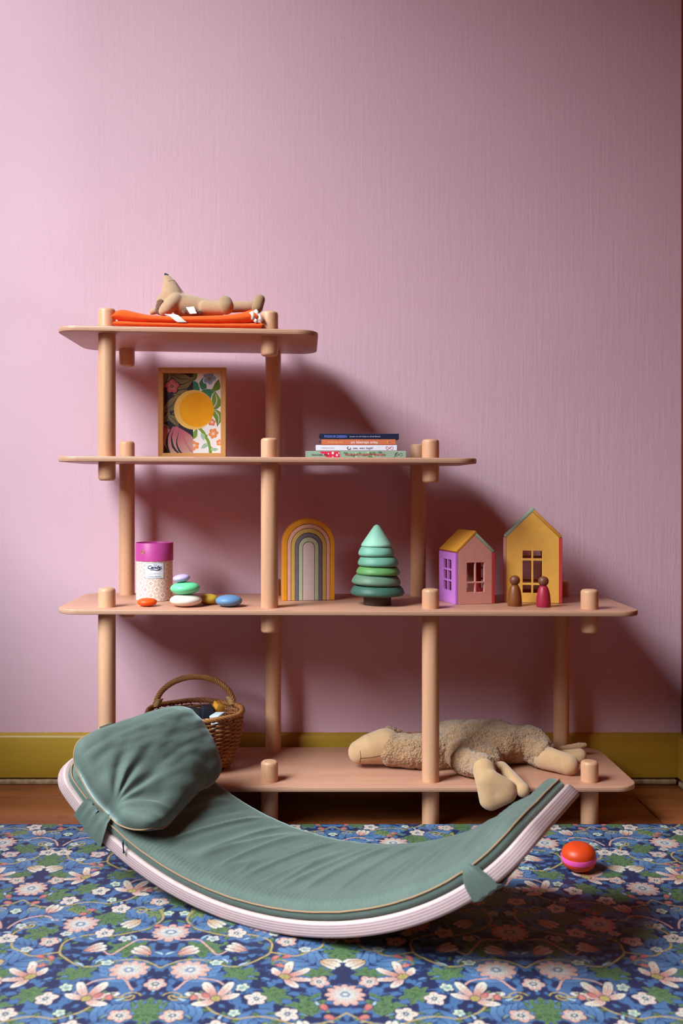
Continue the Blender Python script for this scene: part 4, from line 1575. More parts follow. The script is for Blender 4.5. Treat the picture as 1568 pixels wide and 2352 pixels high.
cx_ = lambda px: (px - VPX) * CY0 / F_PX
ribbon('trim', [[at(px_ + d_, py_, Y_) for px_, py_, Y_ in ((378, 721.5, 2.300), (384, 722.8, 2.280), (388, 724.5, 2.2690), (392, 728, 2.2640), (399, 734, 2.2632), (407, 740, 2.2650))] for d_ in (0.0, 11.0, 22.0)], M_trim, cloth)
for pts, r_ in (([(576, 716), (580, 724), (581, 733)], 0.0052), ([(585, 712), (590, 718), (592, 726)], 0.0046), ([(592, 722), (597, 730), (602, 737)], 0.0044), ([(584, 734), (590, 739)], 0.0042)):
    tube('trim_end', [(cx_(a), CY0 + 0.004, zc(b)) for a, b in pts], r_, M_trim, cloth, 10)


# plush fox lying on its back
def plush_mat(name, col, curl=False, scale=1.0):
    m, t, b = new_mat(name, 0.95, 0.1)
    vec = coords(t)
    if curl:
        v = t.nodes.new('ShaderNodeTexVoronoi')
        v.inputs['Scale'].default_value = 210 * scale
        t.links.new(mapping(t, vec, (1, 1, 1)), v.inputs['Vector'])
        f = S(t, v.outputs['Distance']) * 0.8 + S(t, noise(t, vec, 90 * scale, 4, 0.7, dist=1.5)) * 0.8
        lo, hi, st = 0.35, 1.0, 0.9
    else:
        f = S(t, noise(t, vec, 35 * scale, 4, 0.6)) * 0.7 + S(t, noise(t, vec, 700, 2, 0.6)) * 0.3
        lo, hi, st = 0.3, 0.7, 0.25
    dk = tuple(c * (0.62 if curl else 0.85) for c in col[:3]) + (1,)
    lt = tuple(min(1, c * 1.12) for c in col[:3]) + (1,)
    t.links.new(ramp(t, f, [(lo, lt), (hi, dk)] if curl else [(lo, dk), (hi, lt)]), b.inputs['Base Color'])
    bump(t, b, f.neg() if curl else f, st, 0.004 if curl else 0.002)
    b.inputs['Sheen Weight'].default_value = 0.35
    b.inputs['Sheen Roughness'].default_value = 0.6
    return m


M_fox = plush_mat('tan_velour', srgb(182, 140, 110))
M_foxsole = plush_mat('brown_grey_velour', srgb(164, 128, 96))
M_mane = plush_mat('brown_curly_plush', srgb(128, 74, 46), True, 1.4)
M_nose = plain('navy_felt', srgb(34, 36, 58), 0.8, 0.05)
M_thread = plain('dark_thread', srgb(74, 54, 40), 0.9, 0.05)
fox = empty('plush_fox', at(450, 722, 2.36))
tag(fox, 'tan plush animal lying on its back on the orange cloth, snout pointing up', 'soft toy')
A = lambda px, py, Y=2.36: at(px, py, Y)
me = blob_mesh('body', [
    (A(396, 682), 0.0285, A(390, 657), 0.0185), (A(390, 657), 0.0185, A(383, 638), 0.0085), (A(385, 690), 0.024, A(402, 686), 0.026), (A(374, 694), 0.017, A(384, 690), 0.02),
    (A(404, 688, 2.338), 0.0165, A(384, 708, 2.328), 0.0165), (A(384, 708, 2.328), 0.0165, A(375, 715, 2.325), 0.012),
    (A(418, 701), 0.0265, A(470, 708), 0.0215, (1, 1.25, 1.1)), (A(470, 708), 0.0215, A(500, 711), 0.018, (1, 1.2, 1.1)),
    (A(470, 706, 2.342), 0.017, A(512, 708, 2.335), 0.0155), (A(480, 706, 2.39), 0.0155, A(575, 704, 2.39), 0.0135)], 0.0026, 5)
fox_body = link('body', me, M_fox, fox)
link('foot', blob_mesh('foot', [(A(517, 697, 2.334), 0.0175, A(519, 704, 2.332), 0.0185, (1, 1, 1.08))], 0.0022, 4), M_foxsole, fox)
link('foot', blob_mesh('foot', [(A(596, 688, 2.388), 0.0135, A(590, 706, 2.386), 0.0150)], 0.0022, 4), M_foxsole, fox)
curl_ = lambda p: 0.0018 * mnoise.noise(p * 300)
link('mane', blob_mesh('mane', [(A(370, 697, 2.345), 0.011, A(368, 712, 2.343), 0.0125)], 0.002, 3, curl_), M_mane, fox)
link('belly_fur', blob_mesh('belly_fur', [(A(424, 716, 2.329), 0.0065, A(458, 718, 2.329), 0.0055)], 0.002, 3, curl_), M_mane, fox)
link('ear', blob_mesh('ear', [(A(349, 717, 2.35), 0.0068, A(357, 714, 2.352), 0.0085)], 0.002, 3), M_fox, fox)
link('nose', blob_mesh('nose', [(A(379.5, 630, 2.357), 0.003, A(384.5, 632, 2.357), 0.003)], 0.001, 3), M_nose, fox)
ribbon('sewn_label', [[A(427, 706, 2.322), A(445, 704, 2.322)], [A(436, 721, 2.318), A(452, 720, 2.316)]], M_trim, fox_body, 0.0006)

from mathutils.bvhtree import BVHTree


def stitch(name, mesh, pxs, mat, parent, rad=0.0007):
    """a seam laid on the surface seen through the given photo points"""
    bv = BVHTree.FromPolygons([v.co for v in mesh.vertices], [p.vertices[:] for p in mesh.polygons])
    pts = []
    org = Vector((0, 0, CAM_H))
    for (a, b), (c, d) in zip(pxs[:-1], pxs[1:]):
        for k in range(5):
            q = at(a + (c - a) * k / 4, b + (d - b) * k / 4, 2.4) - org
            hit = bv.ray_cast(org, q.normalized())
            if hit[0] is not None:
                pts.append(hit[0] + hit[1] * rad * 0.2)
    if len(pts) > 2:
        tube(name, pts, rad, mat, parent, 5)


stitch('seam', me, [(386, 646), (395, 644), (404, 645)], M_thread, fox_body, 0.0005)
stitch('seam', me, [(404, 650), (410, 662), (416, 674)], M_thread, fox_body, 0.0004)

# ------------------------------------------------------------------ wicker basket on the bottom shelf
S0 = shelf_top(0, 0)
BCX, BCY = -0.2735, 2.425
bk = empty('wicker_basket', (BCX, BCY, S0))
tag(bk, 'round brown wicker basket with an arched twisted handle', 'basket')
M_wick = wood('willow', srgb(128, 74, 40), srgb(188, 122, 72), 'Z', 40, 1.0, 0.45, False)
M_wick2 = wood('willow_handle', srgb(150, 94, 50), srgb(190, 130, 78), 'X', 60, 2, 0.45, False)
M_cane = plain('pale_cane', srgb(196, 150, 104), 0.5, 0.1, 80)
bprof = curve([(0, 0.082), (0.02, 0.091), (0.045, 0.103), (0.07, 0.1105), (0.095, 0.1145), (0.12, 0.1150), (0.136, 0.1155)])
NST = 30
rw = random.Random(11)
V, F = [], []
for k in range(25):
    z_ = 0.006 + k * 0.0049
    r0 = bprof(z_)
    pts = []
    for i in range(NST * 5):
        th = 2 * math.pi * i / (NST * 5)
        wv = 0.0030 * math.sin(NST / 2 * th + math.pi * k) + 0.0006 * mnoise.noise(Vector((th * 5, k * 3.1, 0)))
        zz_ = z_ + 0.0012 * mnoise.noise(Vector((math.cos(th) * 3, math.sin(th) * 3, k * 1.7)))
        pts.append((BCX + (r0 + wv) * math.cos(th), BCY + (r0 + wv) * math.sin(th), S0 + zz_))
    v_, f_ = tube_geo(pts, 0.00255, 5, True, 0, len(V))
    V += v_
    F += f_
tag(mk('weave', V, F, M_wick, bk, True), kind='stuff')
for i in range(NST):
    th = 2 * math.pi * (i + 0.5) / NST
    tube('stake', [(BCX + bprof(z_) * math.cos(th), BCY + bprof(z_) * math.sin(th), S0 + z_) for z_ in np.linspace(0.002, 0.132, 9)], 0.0021, M_wick, bk, 6)
lathe('base', [(0, 0.001), (0.080, 0.001), (0.083, 0.005), (0.080, 0.009), (0, 0.009)], M_wick, bk, 40, (BCX, BCY, S0))


def rope(name, path, n_str, r_helix, r_str, turns, mat, parent, closed=False):
    """twisted strands round a path"""
    path = [Vector(p) for p in path]
    n = len(path)
    V, F = [], []
    for s_ in range(n_str):
        pts = []
        prev = None
        for i, p in enumerate(path):
            t_ = (path[(i + 1) % n] - path[i - 1]).normalized() if closed or 0 < i < n - 1 else (path[min(i + 1, n - 1)] - path[max(i - 1, 0)]).normalized()
            if prev is None:
                prev = t_.cross(Vector((0, 1, 0.3))).normalized()
            a_ = (prev - t_ * prev.dot(t_)).normalized()
            prev = a_
            b_ = t_.cross(a_)
            w = 2 * math.pi * (turns * i / n + s_ / n_str)
            pts.append(p + (a_ * math.cos(w) + b_ * math.sin(w)) * r_helix)
        v_, f_ = tube_geo(pts, r_str, 6, closed, 0, len(V))
        V += v_
        F += f_
    return mk(name, V, F, mat, parent, True)


rope('rim', [(BCX + 0.1165 * math.cos(a_), BCY + 0.1165 * math.sin(a_), S0 + 0.1345 + 0.0012 * math.sin(5 * a_)) for a_ in np.linspace(0, 2 * math.pi, 201)[:-1]], 3, 0.0036, 0.0036, 22, M_wick, bk, True)
hl, hr_ = Vector((-0.378, 2.462, S0 + 0.134)), Vector((-0.184, 2.492, S0 + 0.134))
hp = []
for k in range(61):
    t_ = k / 60
    a_ = math.pi * t_
    base_ = hl.lerp(hr_, 0.5 - 0.5 * math.cos(a_))
    hp.append(base_ + Vector((0.004 * math.sin(2 * a_), 0, 0.0745 * math.sin(a_) ** 0.85)))
hnd = rope('handle', hp, 5, 0.0046, 0.0030, 7, M_wick2, bk)
for e_ in (hl, hr_):
    d_ = 1 if e_ is hl else -1
    rope('binding', [e_ + Vector((d_ * (0.001 + 0.010 * t_), 0, 0.002 + 0.020 * t_)) + Vector((0.0082 * math.cos(44 * t_), 0.0082 * math.sin(44 * t_), 0)) for t_ in np.linspace(0, 1, 60)], 1, 0.0, 0.0014, 1, M_cane, hnd)
# what lies in it
M_dark = plain('black_cloth', srgb(34, 32, 40), 0.8, 0.1, 60)
bundle = link('fabric_bundle', blob_mesh('fabric_bundle', [((BCX - 0.035, BCY - 0.005, S0 + 0.060), 0.050, (BCX + 0.02, BCY, S0 + 0.055), 0.042, (1, 1, 0.95)),
                                                         ((BCX - 0.03, BCY, S0 + 0.112), 0.036, (BCX - 0.005, BCY - 0.005, S0 + 0.116), 0.032, (1.1, 1, 0.9))], 0.004, 6,
                                       lambda p: 0.003 * mnoise.noise(p * 28)), M_dark)
tag(bundle, 'black fabric bundle inside the wicker basket', 'fabric')


def toy_block(name, label, centre, size, rot, col):
    bm = box_bm(-size[0] / 2, size[0] / 2, -size[1] / 2, size[1] / 2, -size[2] / 2, size[2] / 2, 0.0015, 2)
    o = from_bm(name, bm, plain(name + '_' + label.split()[0], col, 0.5, 0.03), None, True, 50)
    o.matrix_world = Matrix.Translation(centre) @ rot.to_matrix().to_4x4()
    tag(o, label, 'toy block', 'toy blocks in the basket')


from mathutils import Euler
toy_block('toy_block', 'dark navy block beside the orange one in the basket', at(475, 1645, 2.40), (0.026, 0.03, 0.05), Euler((0.1, 0.05, 0.3)), srgb(30, 30, 42))
toy_block('toy_block', 'orange wooden block poking out of the basket', at(494, 1642, 2.415), (0.022, 0.026, 0.062), Euler((0.25, 0.32, 0.5)), srgb(196, 128, 40))
toy_block('toy_block', 'pale grey block at the front of the basket rim', at(501, 1658, 2.375), (0.026, 0.03, 0.04), Euler((0.15, -0.1, -0.5)), srgb(196, 200, 212))

# ------------------------------------------------------------------ large floppy plush on the bottom shelf
M_fleece = plush_mat('curly_tan_fleece', srgb(188, 138, 100), True, 1.0)
M_velour = plush_mat('pale_tan_velour', srgb(194, 148, 110))
dog = empty('plush_dog', (0.18, 2.44, S0))
tag(dog, 'large floppy tan plush animal lying along the bottom shelf', 'soft toy')
lump = lambda p: 0.0042 * mnoise.noise(p * 34) + 0.0022 * mnoise.noise(p * 120) + 0.0012 * mnoise.noise(p * 260)
link('body', blob_mesh('body', [
    (at(900, 1722, 2.41), 0.0415, at(965, 1727, 2.395), 0.0420), (at(965, 1727, 2.395), 0.0420, at(1025, 1725, 2.43), 0.052),
    (at(1045, 1702, 2.465), 0.069, at(1140, 1702, 2.465), 0.071, (1, 1.25, 0.70)), (at(1060, 1733, 2.38), 0.039, at(1120, 1748, 2.37), 0.038),
    (at(1150, 1706, 2.46), 0.066, at(1215, 1711, 2.465), 0.056, (1, 1.1, 0.75)), (at(1215, 1712, 2.46), 0.050, at(1240, 1722, 2.43), 0.038),
    (at(1065, 1748, 2.345), 0.033, at(1100, 1757, 2.300), 0.030), (at(1100, 1757, 2.300), 0.030, at(1112, 1758, 2.272), 0.0265),
    (at(1225, 1722, 2.42), 0.036, at(1245, 1733, 2.395), 0.033)], 0.0034, 5, lump), M_fleece, dog)
dh = blob_mesh('head', [(at(826, 1727, 2.405), 0.0290, at(850, 1720, 2.41), 0.0365), (at(850, 1720, 2.41), 0.0365, at(884, 1714, 2.42), 0.0440)], 0.003, 6)
dog_head = link('head', dh, M_velour, dog)
link('ear', blob_mesh('ear', [(at(892, 1676, 2.44), 0.010, at(920, 1684, 2.45), 0.008)], 0.0025, 3, lambda p: 0.0015 * mnoise.noise(p * 200)), M_fleece, dog)
flat = (1, 0.62, 1)
link('front_foot', blob_mesh('front_foot', [(at(1111, 1768, 2.249), 0.0265, at(1120, 1800, 2.2275), 0.0270, flat), (at(1120, 1800, 2.2275), 0.027, at(1126, 1835, 2.2245), 0.0265, flat),
                                          (at(1127, 1837, 2.2245), 0.0250, at(1160, 1819, 2.2245), 0.0275, flat), (at(1124, 1795, 2.2265), 0.027, at(1158, 1815, 2.2245), 0.0275, flat)], 0.0026, 7), M_velour, dog)
link('front_foot', blob_mesh('front_foot', [(at(1150, 1768, 2.31), 0.020, at(1178, 1792, 2.262), 0.0165), (at(1178, 1792, 2.262), 0.0165, at(1200, 1815, 2.226), 0.0165)], 0.0026, 6), M_velour, dog)
link('hind_foot', blob_mesh('hind_foot', [(at(1250, 1740, 2.385), 0.0290, at(1278, 1748, 2.362), 0.0265), (at(1278, 1748, 2.362), 0.0265, at(1305, 1757, 2.347), 0.0255)], 0.0028, 6), M_velour, dog)
link('hind_foot', blob_mesh('hind_foot', [(at(1282, 1739, 2.455), 0.0165, at(1330, 1736, 2.445), 0.0185)], 0.0028, 5), M_velour, dog)
link('tail', blob_mesh('tail', [(at(1275, 1724, 2.50), 0.009, at(1328, 1714, 2.505), 0.0085), (at(1328, 1714, 2.505), 0.0095, at(1342, 1711, 2.505), 0.006)], 0.002, 3, lambda p: 0.001 * mnoise.noise(p * 250)), M_velour, dog)
stitch('seam', dh, [(826, 1742), (850, 1740), (872, 1736), (888, 1733)], M_thread, dog_head, 0.0006)
stitch('seam', dh, [(827, 1724), (828, 1740), (826, 1754)], M_thread, dog_head, 0.0006)

# ------------------------------------------------------------------ rocker board with its mattress and pillow
BYAW, BX_, BY_, BR_, BE_, BZ_ = 0.5071, -0.095, 1.7302, 0.5739, 0.7868, MAT_Z + 0.0002
BL0, BL1, BW, BC = -1.0104 * BR_, 1.0763 * BR_, 0.3421, 0.0662


def RB(l, s_, off):
    """rocker space (along the curve, across, off the underside) -> room"""
    a_ = l / BR_
    nx_, nz_ = -BE_ * math.sin(a_), math.cos(a_)
    q = math.hypot(nx_, nz_)
    u_, v_ = BR_ * math.sin(a_) + nx_ / q * off, BR_ * BE_ * (1 - math.cos(a_)) + nz_ / q * off
    c, d = math.cos(BYAW), math.sin(BYAW)
    return Vector((u_ * c + s_ * d + BX_, -u_ * d + s_ * c + BY_, v_ + BZ_))


def slab(L0, L1, s0, s1, rc, layers, n, m, topf=None, sidef=None):
    """closed slab on the rocker; layers = [(inset, off)...] from underside to top; returns verts, faces, off per vert"""
    def cols(ins):
        r_ = max(rc - ins, 0.004)
        a, b, c = L0 + ins, L1 - ins, s0 + ins
        out = []
        nc = 9
        for k in range(nc):
            ph = math.pi / 2 * k / (nc - 1)
            out.append((a + r_ * (1 - math.cos(ph)), c + r_ * (1 - math.sin(ph)) - c))
        for k in range(1, n):
            out.append((a + r_ + (b - a - 2 * r_) * k / n, 0.0))
        for k in range(nc):
            ph = math.pi / 2 * (1 - k / (nc - 1))
            out.append((b - r_ * (1 - math.cos(ph)), r_ * (1 - math.sin(ph))))
        # corner arcs: inset of s from the straight edge
        fix = []
        for k, (l, d) in enumerate(out):
            if k < nc:
                d = r_ * (1 - math.sin(math.pi / 2 * k / (nc - 1)))
            fix.append((l, d))
        return fix
    V, O, F = [], [], []
    N = None

    def grid(ins, off, f=None):
        base = len(V)
        cl = cols(ins)
        for (l, d) in cl:
            a, b = s0 + ins + d, s1 - ins - d
            for j in range(m + 1):
                sv = a + (b - a) * j / m
                ov = off + (f(l, sv, min(l - L0 - ins, L1 - ins - l), min(sv - s0 - ins, s1 - ins - sv)) if f else 0.0)
                V.append(RB(l, sv, ov))
                O.append(ov)
        return base, len(cl)

    def perim(nc):
        p = [i * (m + 1) for i in range(nc)]
        p += [(nc - 1) * (m + 1) + j for j in range(1, m + 1)]
        p += [i * (m + 1) + m for i in range(nc - 2, -1, -1)]
        p += [j for j in range(m - 1, 0, -1)]
        return p
    b0, nc = grid(*layers[0])
    per = perim(nc)
    rings = [[b0 + i for i in per]]
    for ins, off in layers[1:-1]:
        tmp = len(V)
        cl = cols(ins)
        pts = []
        for (l, d) in cl:
            a, b = s0 + ins + d, s1 - ins - d
            for j in range(m + 1):
                pts.append((l, a + (b - a) * j / m))
        for i in per:
            l, sv = pts[i]
            o_ = off + (sidef(l, sv, off) if sidef else 0.0)
            V.append(RB(l, sv, o_))
            O.append(o_)
        rings.append(list(range(tmp, tmp + len(per))))
    b1_, nc = grid(*layers[-1], topf)
    rings.append([b1_ + i for i in per])
    for i in range(nc - 1):
        for j in range(m):
            k = i * (m + 1) + j
            F.append((b0 + k, b0 + k + 1, b0 + k + m + 2, b0 + k + m + 1))
            F.append((b1_ + k, b1_ + k + m + 1, b1_ + k + m + 2, b1_ + k + 1))
    P_ = len(per)
    for a, b in zip(rings[:-1], rings[1:]):
        for k in range(P_):
            F.append((a[k], a[(k + 1) % P_], b[(k + 1) % P_], b[k]))
    return V, F, O


BT = 0.027
V, F, O = slab(BL0, BL1, 0.0, BW, BC, [(0.0045, 0.0), (0.0014, 0.0013), (0.0, 0.0045), (0, 0.010), (0, 0.0165), (0.0, BT - 0.0045), (0.0014, BT - 0.0013), (0.0045, BT)], 90, 10)


def rocker_wood():
    m, t, b = new_mat('pale_whitewashed_ply', 0.5, 0.35)
    vec = coords(t)
    at_ = t.nodes.new('ShaderNodeAttribute')
    at_.attribute_name = 'ply'
    p = S(t, at_.outputs['Fac'])
    wv = S(t, noise(t, vec, 30, 2)) * 0.25
    band = (p * (2 * math.pi * 6.0) + wv).sin()
    g = S(t, noise(t, mapping(t, vec, (1, 1, 1)), 120, 4, 0.7, dist=1.0))
    col = ramp(t, band * 0.36 + 0.40 + g * 0.2, [(0.10, srgb(140, 102, 106)), (0.26, srgb(174, 140, 144)), (0.5, srgb(186, 154, 156)), (0.85, srgb(196, 166, 168))])
    flat_ = ramp(t, g, [(0.3, srgb(190, 156, 152)), (0.7, srgb(204, 172, 168))])
    under = ramp(t, g, [(0.3, srgb(176, 128, 100)), (0.7, srgb(196, 148, 118))])
    c = mix(t, p > 0.93, col, flat_)
    c = mix(t, p < 0.05, c, under)
    t.links.new(c, b.inputs['Base Color'])
    return m


rk = mk('rocker_board', V, F, rocker_wood(), None, True)
# the ply attribute follows the thickness
att = rk.data.attributes.new('ply', 'FLOAT', 'POINT')
att.data.foreach_set('value', np.array(O[:len(rk.data.vertices)], dtype=np.float32) / BT)
rk.data.set_sharp_from_angle(angle=math.radians(60))
tag(rk, 'curved pale wooden balance board lying like a cradle on the mat', 'balance board')


def velvet(name, lo, hi):
    m, t, b = new_mat(name, 0.72, 0.25)
    vec = coords(t)
    f = S(t, noise(t, vec, 9, 4, 0.6)) * 0.6 + S(t, noise(t, vec, 300, 2, 0.5)) * 0.4
    t.links.new(ramp(t, f, [(0.35, lo), (0.65, hi)]), b.inputs['Base Color'])
    b.inputs['Sheen Weight'].default_value = 0.75
    b.inputs['Sheen Roughness'].default_value = 0.35
    b.inputs['Sheen Tint'].default_value = srgb(206, 224, 224)
    bump(t, b, S(t, noise(t, vec, 900, 2)), 0.05, 0.0006)
    return m


M_velvet = velvet('sage_velvet', srgb(82, 90, 84), srgb(95, 104, 98))
M_pipe = fabric('tan_piping', srgb(164, 124, 94), 0.03)
M_zip = plain('navy_zip', srgb(34, 44, 60), 0.35, 0.05)
matt = empty('mattress', RB(0.05, 0.17, 0.03))
tag(matt, 'sage green velvet mattress with tan piping on the balance board', 'mattress')


def m_top(l, sv, dl, ds):
    """soft crown and cross creases of the mattress top"""
    e = min(1.0, max(0.0, min(dl, ds) / 0.05))
    crown = 0.006 * min(1, min(dl, ds) / 0.10)
    q = mnoise.noise(Vector((l * 21 - sv * 6, sv * 2.0, 1.3)))
    q2 = mnoise.noise(Vector((l * 48 - sv * 12, sv * 3.6, 7.7)))
    ridge = (1 - abs(q)) ** 6 * 0.0076 + q2 * 0.0024
    gather = 0.0013 * math.sin(l * 2 * math.pi / 0.0095) * math.exp(-max(0.0, sv - 0.028) / 0.012)
    return crown + (ridge - 0.0015) * e + gather


def m_side(l, sv, off):
    if off > 0.049:
        return (0.0015 * math.sin(l * 2 * math.pi / 0.0095) if sv < 0.1 else 0.0) + 0.0012 * mnoise.noise(Vector((l * 40, sv * 40, 2)))
    return 0.0008 * mnoise.noise(Vector((l * 25, sv * 25, off * 100)))


ML0, ML1 = BL0 + 0.012, BL1 - 0.010
V, F, O = slab(ML0, ML1, 0.004, BW - 0.004, BC - 0.008,
               [(0.006, BT + 0.0004), (0.001, BT + 0.003), (0.0, BT + 0.009), (0.0005, 0.0425), (0.0025, 0.0450), (0.006, 0.0515), (0.013, 0.0565), (0.022, 0.0585), (0.030, 0.0592)], 300, 46, m_top, m_side)
pad_ = mk('pad', V, F, M_velvet, matt, True)


def edge_path(L0, L1, s0, s1, rc, ins, off, step=0.012):
    r_ = rc - ins
    a, b, c, d = L0 + ins, L1 - ins, s0 + ins, s1 - ins
    pts = []
    for cl, cs, t0 in ((b - r_, c + r_, -90), (b - r_, d - r_, 0), (a + r_, d - r_, 90), (a + r_, c + r_, 180)):
        for k in range(10):
            w = math.radians(t0 + 90 * k / 10)
            pts.append((cl + r_ * math.cos(w), cs + r_ * math.sin(w)))
        # straight run to the next corner
        w = math.radians(t0 + 90)
        e0 = (cl + r_ * math.cos(w), cs + r_ * math.sin(w))
        nxt = {-90: (b, d - r_), 0: (a + r_, d), 90: (a, c + r_), 180: (b - r_, c)}[t0]
        L = math.hypot(nxt[0] - e0[0], nxt[1] - e0[1])
        nseg = max(1, int(L / step))
        for k in range(nseg):
            pts.append((e0[0] + (nxt[0] - e0[0]) * k / nseg, e0[1] + (nxt[1] - e0[1]) * k / nseg))
    return [RB(l, s_, off + 0.0008 * mnoise.noise(Vector((l * 30, s_ * 30, 5)))) for l, s_ in pts]


tube('piping', edge_path(ML0, ML1, 0.004, BW - 0.004, BC - 0.008, -0.0006, 0.0432), 0.0015, M_pipe, matt, 6, True)


def strap(lc, widths, path, parent, mat, name='strap', skew=0.0):
    rows = []
    nwid = 8
    for k, (s_, off) in enumerate(path):
        hw = widths[k]
        row = []
        for i in range(nwid + 1):
            f = i / nwid * 2 - 1
            row.append(RB(lc + f * hw + skew * k, s_ - 0.0012 * math.sin(f * 7 + 1) * (1 if k < 4 else 0), off - 0.0012 * math.cos(f * 9)))
        rows.append(row)
    return ribbon(name, rows, mat, parent, 0.0016)


wrap_path = [(0.002, 0.0475), (-0.0030, 0.0435), (-0.0052, 0.034), (-0.0060, 0.022), (-0.0058, 0.010), (-0.0045, -0.001), (0.006, -0.0048), (0.05, -0.0046), (0.11, -0.0046)]
strap(0.486, [0.007, 0.012, 0.021, 0.026, 0.028, 0.029, 0.029, 0.028, 0.028], wrap_path, matt, M_velvet)
strap(-0.435, [0.020, 0.021, 0.022, 0.022, 0.022, 0.022, 0.022, 0.022, 0.022], wrap_path, matt, M_velvet)
zp0 = RB(-0.322, -0.002, 0.036)
tube('zip_pull', [zp0 + Vector((0, -0.002, 0.006)), zp0 + Vector((0.001, -0.004, 0.0)), zp0 + Vector((0.002, -0.0045, -0.009)), zp0 + Vector((0.003, -0.004, -0.018))], [0.0016, 0.0022, 0.0012, 0.0022], M_zip, pad_, 8)

# pillow strapped to the raised end
pil = empty('pillow', RB(-0.44, 0.17, 0.07))
tag(pil, 'plump sage green velvet pillow strapped to the end of the balance board', 'pillow')
sn = curve([(0, 0.090), (0.15, 0.073), (0.33, 0.066), (0.5, 0.0585), (0.63, 0.052), (0.72, 0.057), (0.85, 0.070), (1, 0.086)])
sf = curve([(0, 0.090), (0.2, 0.104), (0.5, 0.100), (0.75, 0.084), (1, 0.066)])


def pl(p, q, side):
    """point of the pillow: side +1 upper skin, -1 lower skin, 0 seam"""
    # rounded plan
    ins = 0.020
    lp0, lp1 = -0.603, -0.262 - 0.072 * min(1, q * 1.4)
    rnd = lambda v: (abs(2 * v - 1) ** 6)
    l = lp0 + (lp1 - lp0) * p
    s_ = -0.004 + 0.350 * q
    l += ins * 0.6 * rnd(q) * (1 - 2 * p) * (1 if p < 0.3 else 0.5)
    s_ += ins * 0.5 * rnd(p) * (1 - 2 * q)
    cr = rnd(p) * rnd(q)
    kc = 0.014 if p > 0.5 else 0.006
    l += kc * cr * (1 - 2 * p)
    s_ += kc * cr * (1 - 2 * q)
    pinch = math.exp(-((p - 0.63) / 0.10) ** 2) * math.exp(-(q / 0.05) ** 2)
    s_ += 0.010 * pinch
    qq = q ** 0.8
    seam = sn(p) * (1 - qq) + sf(p) * qq
    tq, tp = min(1, max(0, q / 0.30)), min(1, max(0, (p - 0.7) / 0.3))
    tuck = tq * tq * (3 - 2 * tq) * tp * tp
    seam = seam * (1 - tuck) + 0.063 * tuck
    if side == 0:
        return RB(l, s_, seam)
    e = (max(0.0, 4 * p * (1 - p)) ** 0.34) * (max(0.0, 4 * q * (1 - q)) ** 0.27)
    if side > 0:
        th = 0.068 * e
        l += 0.024 * p ** 3 * min(1, e * 1.3)
        # folds fanning out from the strap
        dx, dy = (p - 0.63) * 0.34, q * 0.345 + 0.004
        d = math.hypot(dx, dy)
        an = math.atan2(dy, dx)
        fold = math.sin(an * 12 + 2.0 * mnoise.noise(Vector((d * 9, an * 2, 1)))) * 0.0042 * math.exp(-((d - 0.055) / 0.062) ** 2)
        soft = 0.0055 * mnoise.noise(Vector((l * 14, s_ * 14, 4))) + 0.0018 * mnoise.noise(Vector((l * 40, s_ * 26, 9)))
        return RB(l, s_, seam + th + (fold + soft) * min(1, e * 1.6))
    low = 0.0690
    return RB(l, s_, seam * (1 - min(1, e * 1.3)) + min(low, seam) * min(1, e * 1.3) - 0.0)


NP, NQ = 110, 100
V, F = [], []
for side in (1, -1):
    for i in range(NP + 1):
        for j in range(NQ + 1):
            V.append(pl(i / NP, j / NQ, side if 0 < i < NP and 0 < j < NQ else 0))
off_ = (NP + 1) * (NQ + 1)
for i in range(NP):
    for j in range(NQ):
        k = i * (NQ + 1) + j
        F.append((k, k + NQ + 1, k + NQ + 2, k + 1))
        F.append((off_ + k, off_ + k + 1, off_ + k + NQ + 2, off_ + k + NQ + 1))
me = bpy.data.meshes.new('cover')
me.from_pydata([tuple(v) for v in V], [], F)
bm = bmesh.new()
bm.from_mesh(me)
bmesh.ops.remove_doubles(bm, verts=bm.verts, dist=0.00005)
pcov = from_bm('cover', bm, M_velvet, pil, True)
pp = [pl(t_, 0, 0) for t_ in np.linspace(0, 1, 60)] + [pl(1, t_, 0) for t_ in np.linspace(0, 1, 40)[1:]] + [pl(1 - t_, 1, 0) for t_ in np.linspace(0, 1, 50)[1:]] + [pl(0, 1 - t_, 0) for t_ in np.linspace(0, 1, 40)[1:-1]]
tube('piping', pp, 0.0015, M_pipe, pil, 6, True)
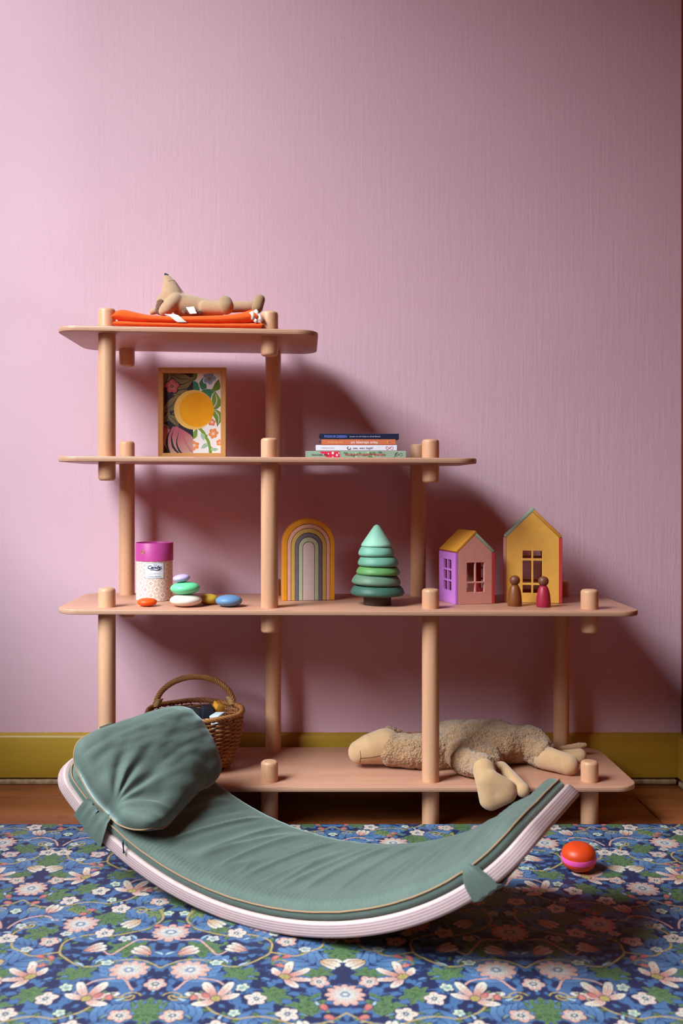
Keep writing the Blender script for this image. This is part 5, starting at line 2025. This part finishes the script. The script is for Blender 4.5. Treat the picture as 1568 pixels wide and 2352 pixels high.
strap(-0.392, [0.012, 0.018, 0.023, 0.026, 0.028, 0.029, 0.029, 0.028, 0.028], [(0.008, 0.056), (-0.0052, 0.047), (-0.0082, 0.036), (-0.0088, 0.022), (-0.0084, 0.010), (-0.0065, -0.003), (0.006, -0.0072), (0.05, -0.0072), (0.11, -0.0072)], pil, M_velvet)
ribbon('sewn_label', [[RB(-0.598, 0.085, 0.090), RB(-0.598, 0.125, 0.090)], [RB(-0.612, 0.087, 0.094), RB(-0.612, 0.125, 0.096)]], M_trim, pcov, 0.0006)

# ------------------------------------------------------------------ two-coloured toy on the mat
YB = 1.995
kb = YB / F_PX
bxc = (1328.5 - VPX) * kb
yo = empty('toy_spinner', (bxc, YB, MAT_Z))
tag(yo, 'flattened orange toy ball with a pink band on the floral mat', 'toy')
M_or, M_pk = plain('orange_rubber', srgb(208, 62, 20), 0.42, 0.02), plain('pink_rubber', srgb(240, 84, 168), 0.4, 0.02)
rb = 39.5 * kb
hb = rb * 1.50


def dome(r_, z0, z1, rim, up):
    out = []
    for k in range(11):
        a_ = math.pi / 2 * k / 10
        c, s__ = math.cos(a_) ** 0.75, math.sin(a_)
        out.append((r_ * (c if k < 10 else 0), z0 + (z1 - z0) * s__))
    return out


mxb = Matrix.Translation((bxc, YB, MAT_Z + 0.0004)) @ Matrix.Translation((0, 0, hb / 2)) @ Matrix.Rotation(-0.06, 4, 'Y') @ Matrix.Rotation(0.10, 4, 'X') @ Matrix.Translation((0, 0, -hb / 2 + 0.0012))
zb0, zb1 = hb * 0.38, hb * 0.58
for nm, prof, mt in (('upper_shell', dome(rb * 0.975, zb1, hb, 0, 1) , M_or), ('lower_shell', dome(rb * 0.975, zb0, 0.0, 0, -1), M_or),
                     ('band', [(rb * 0.90, zb0 - 0.0005), (rb * 0.985, zb0), (rb * 1.0, zb0 + 0.002), (rb * 1.0, zb1 - 0.002), (rb * 0.985, zb1), (rb * 0.90, zb1 + 0.0005)], M_pk)):
    o = lathe(nm, prof, mt, yo, 48, angle=60)
    o.matrix_world = mxb
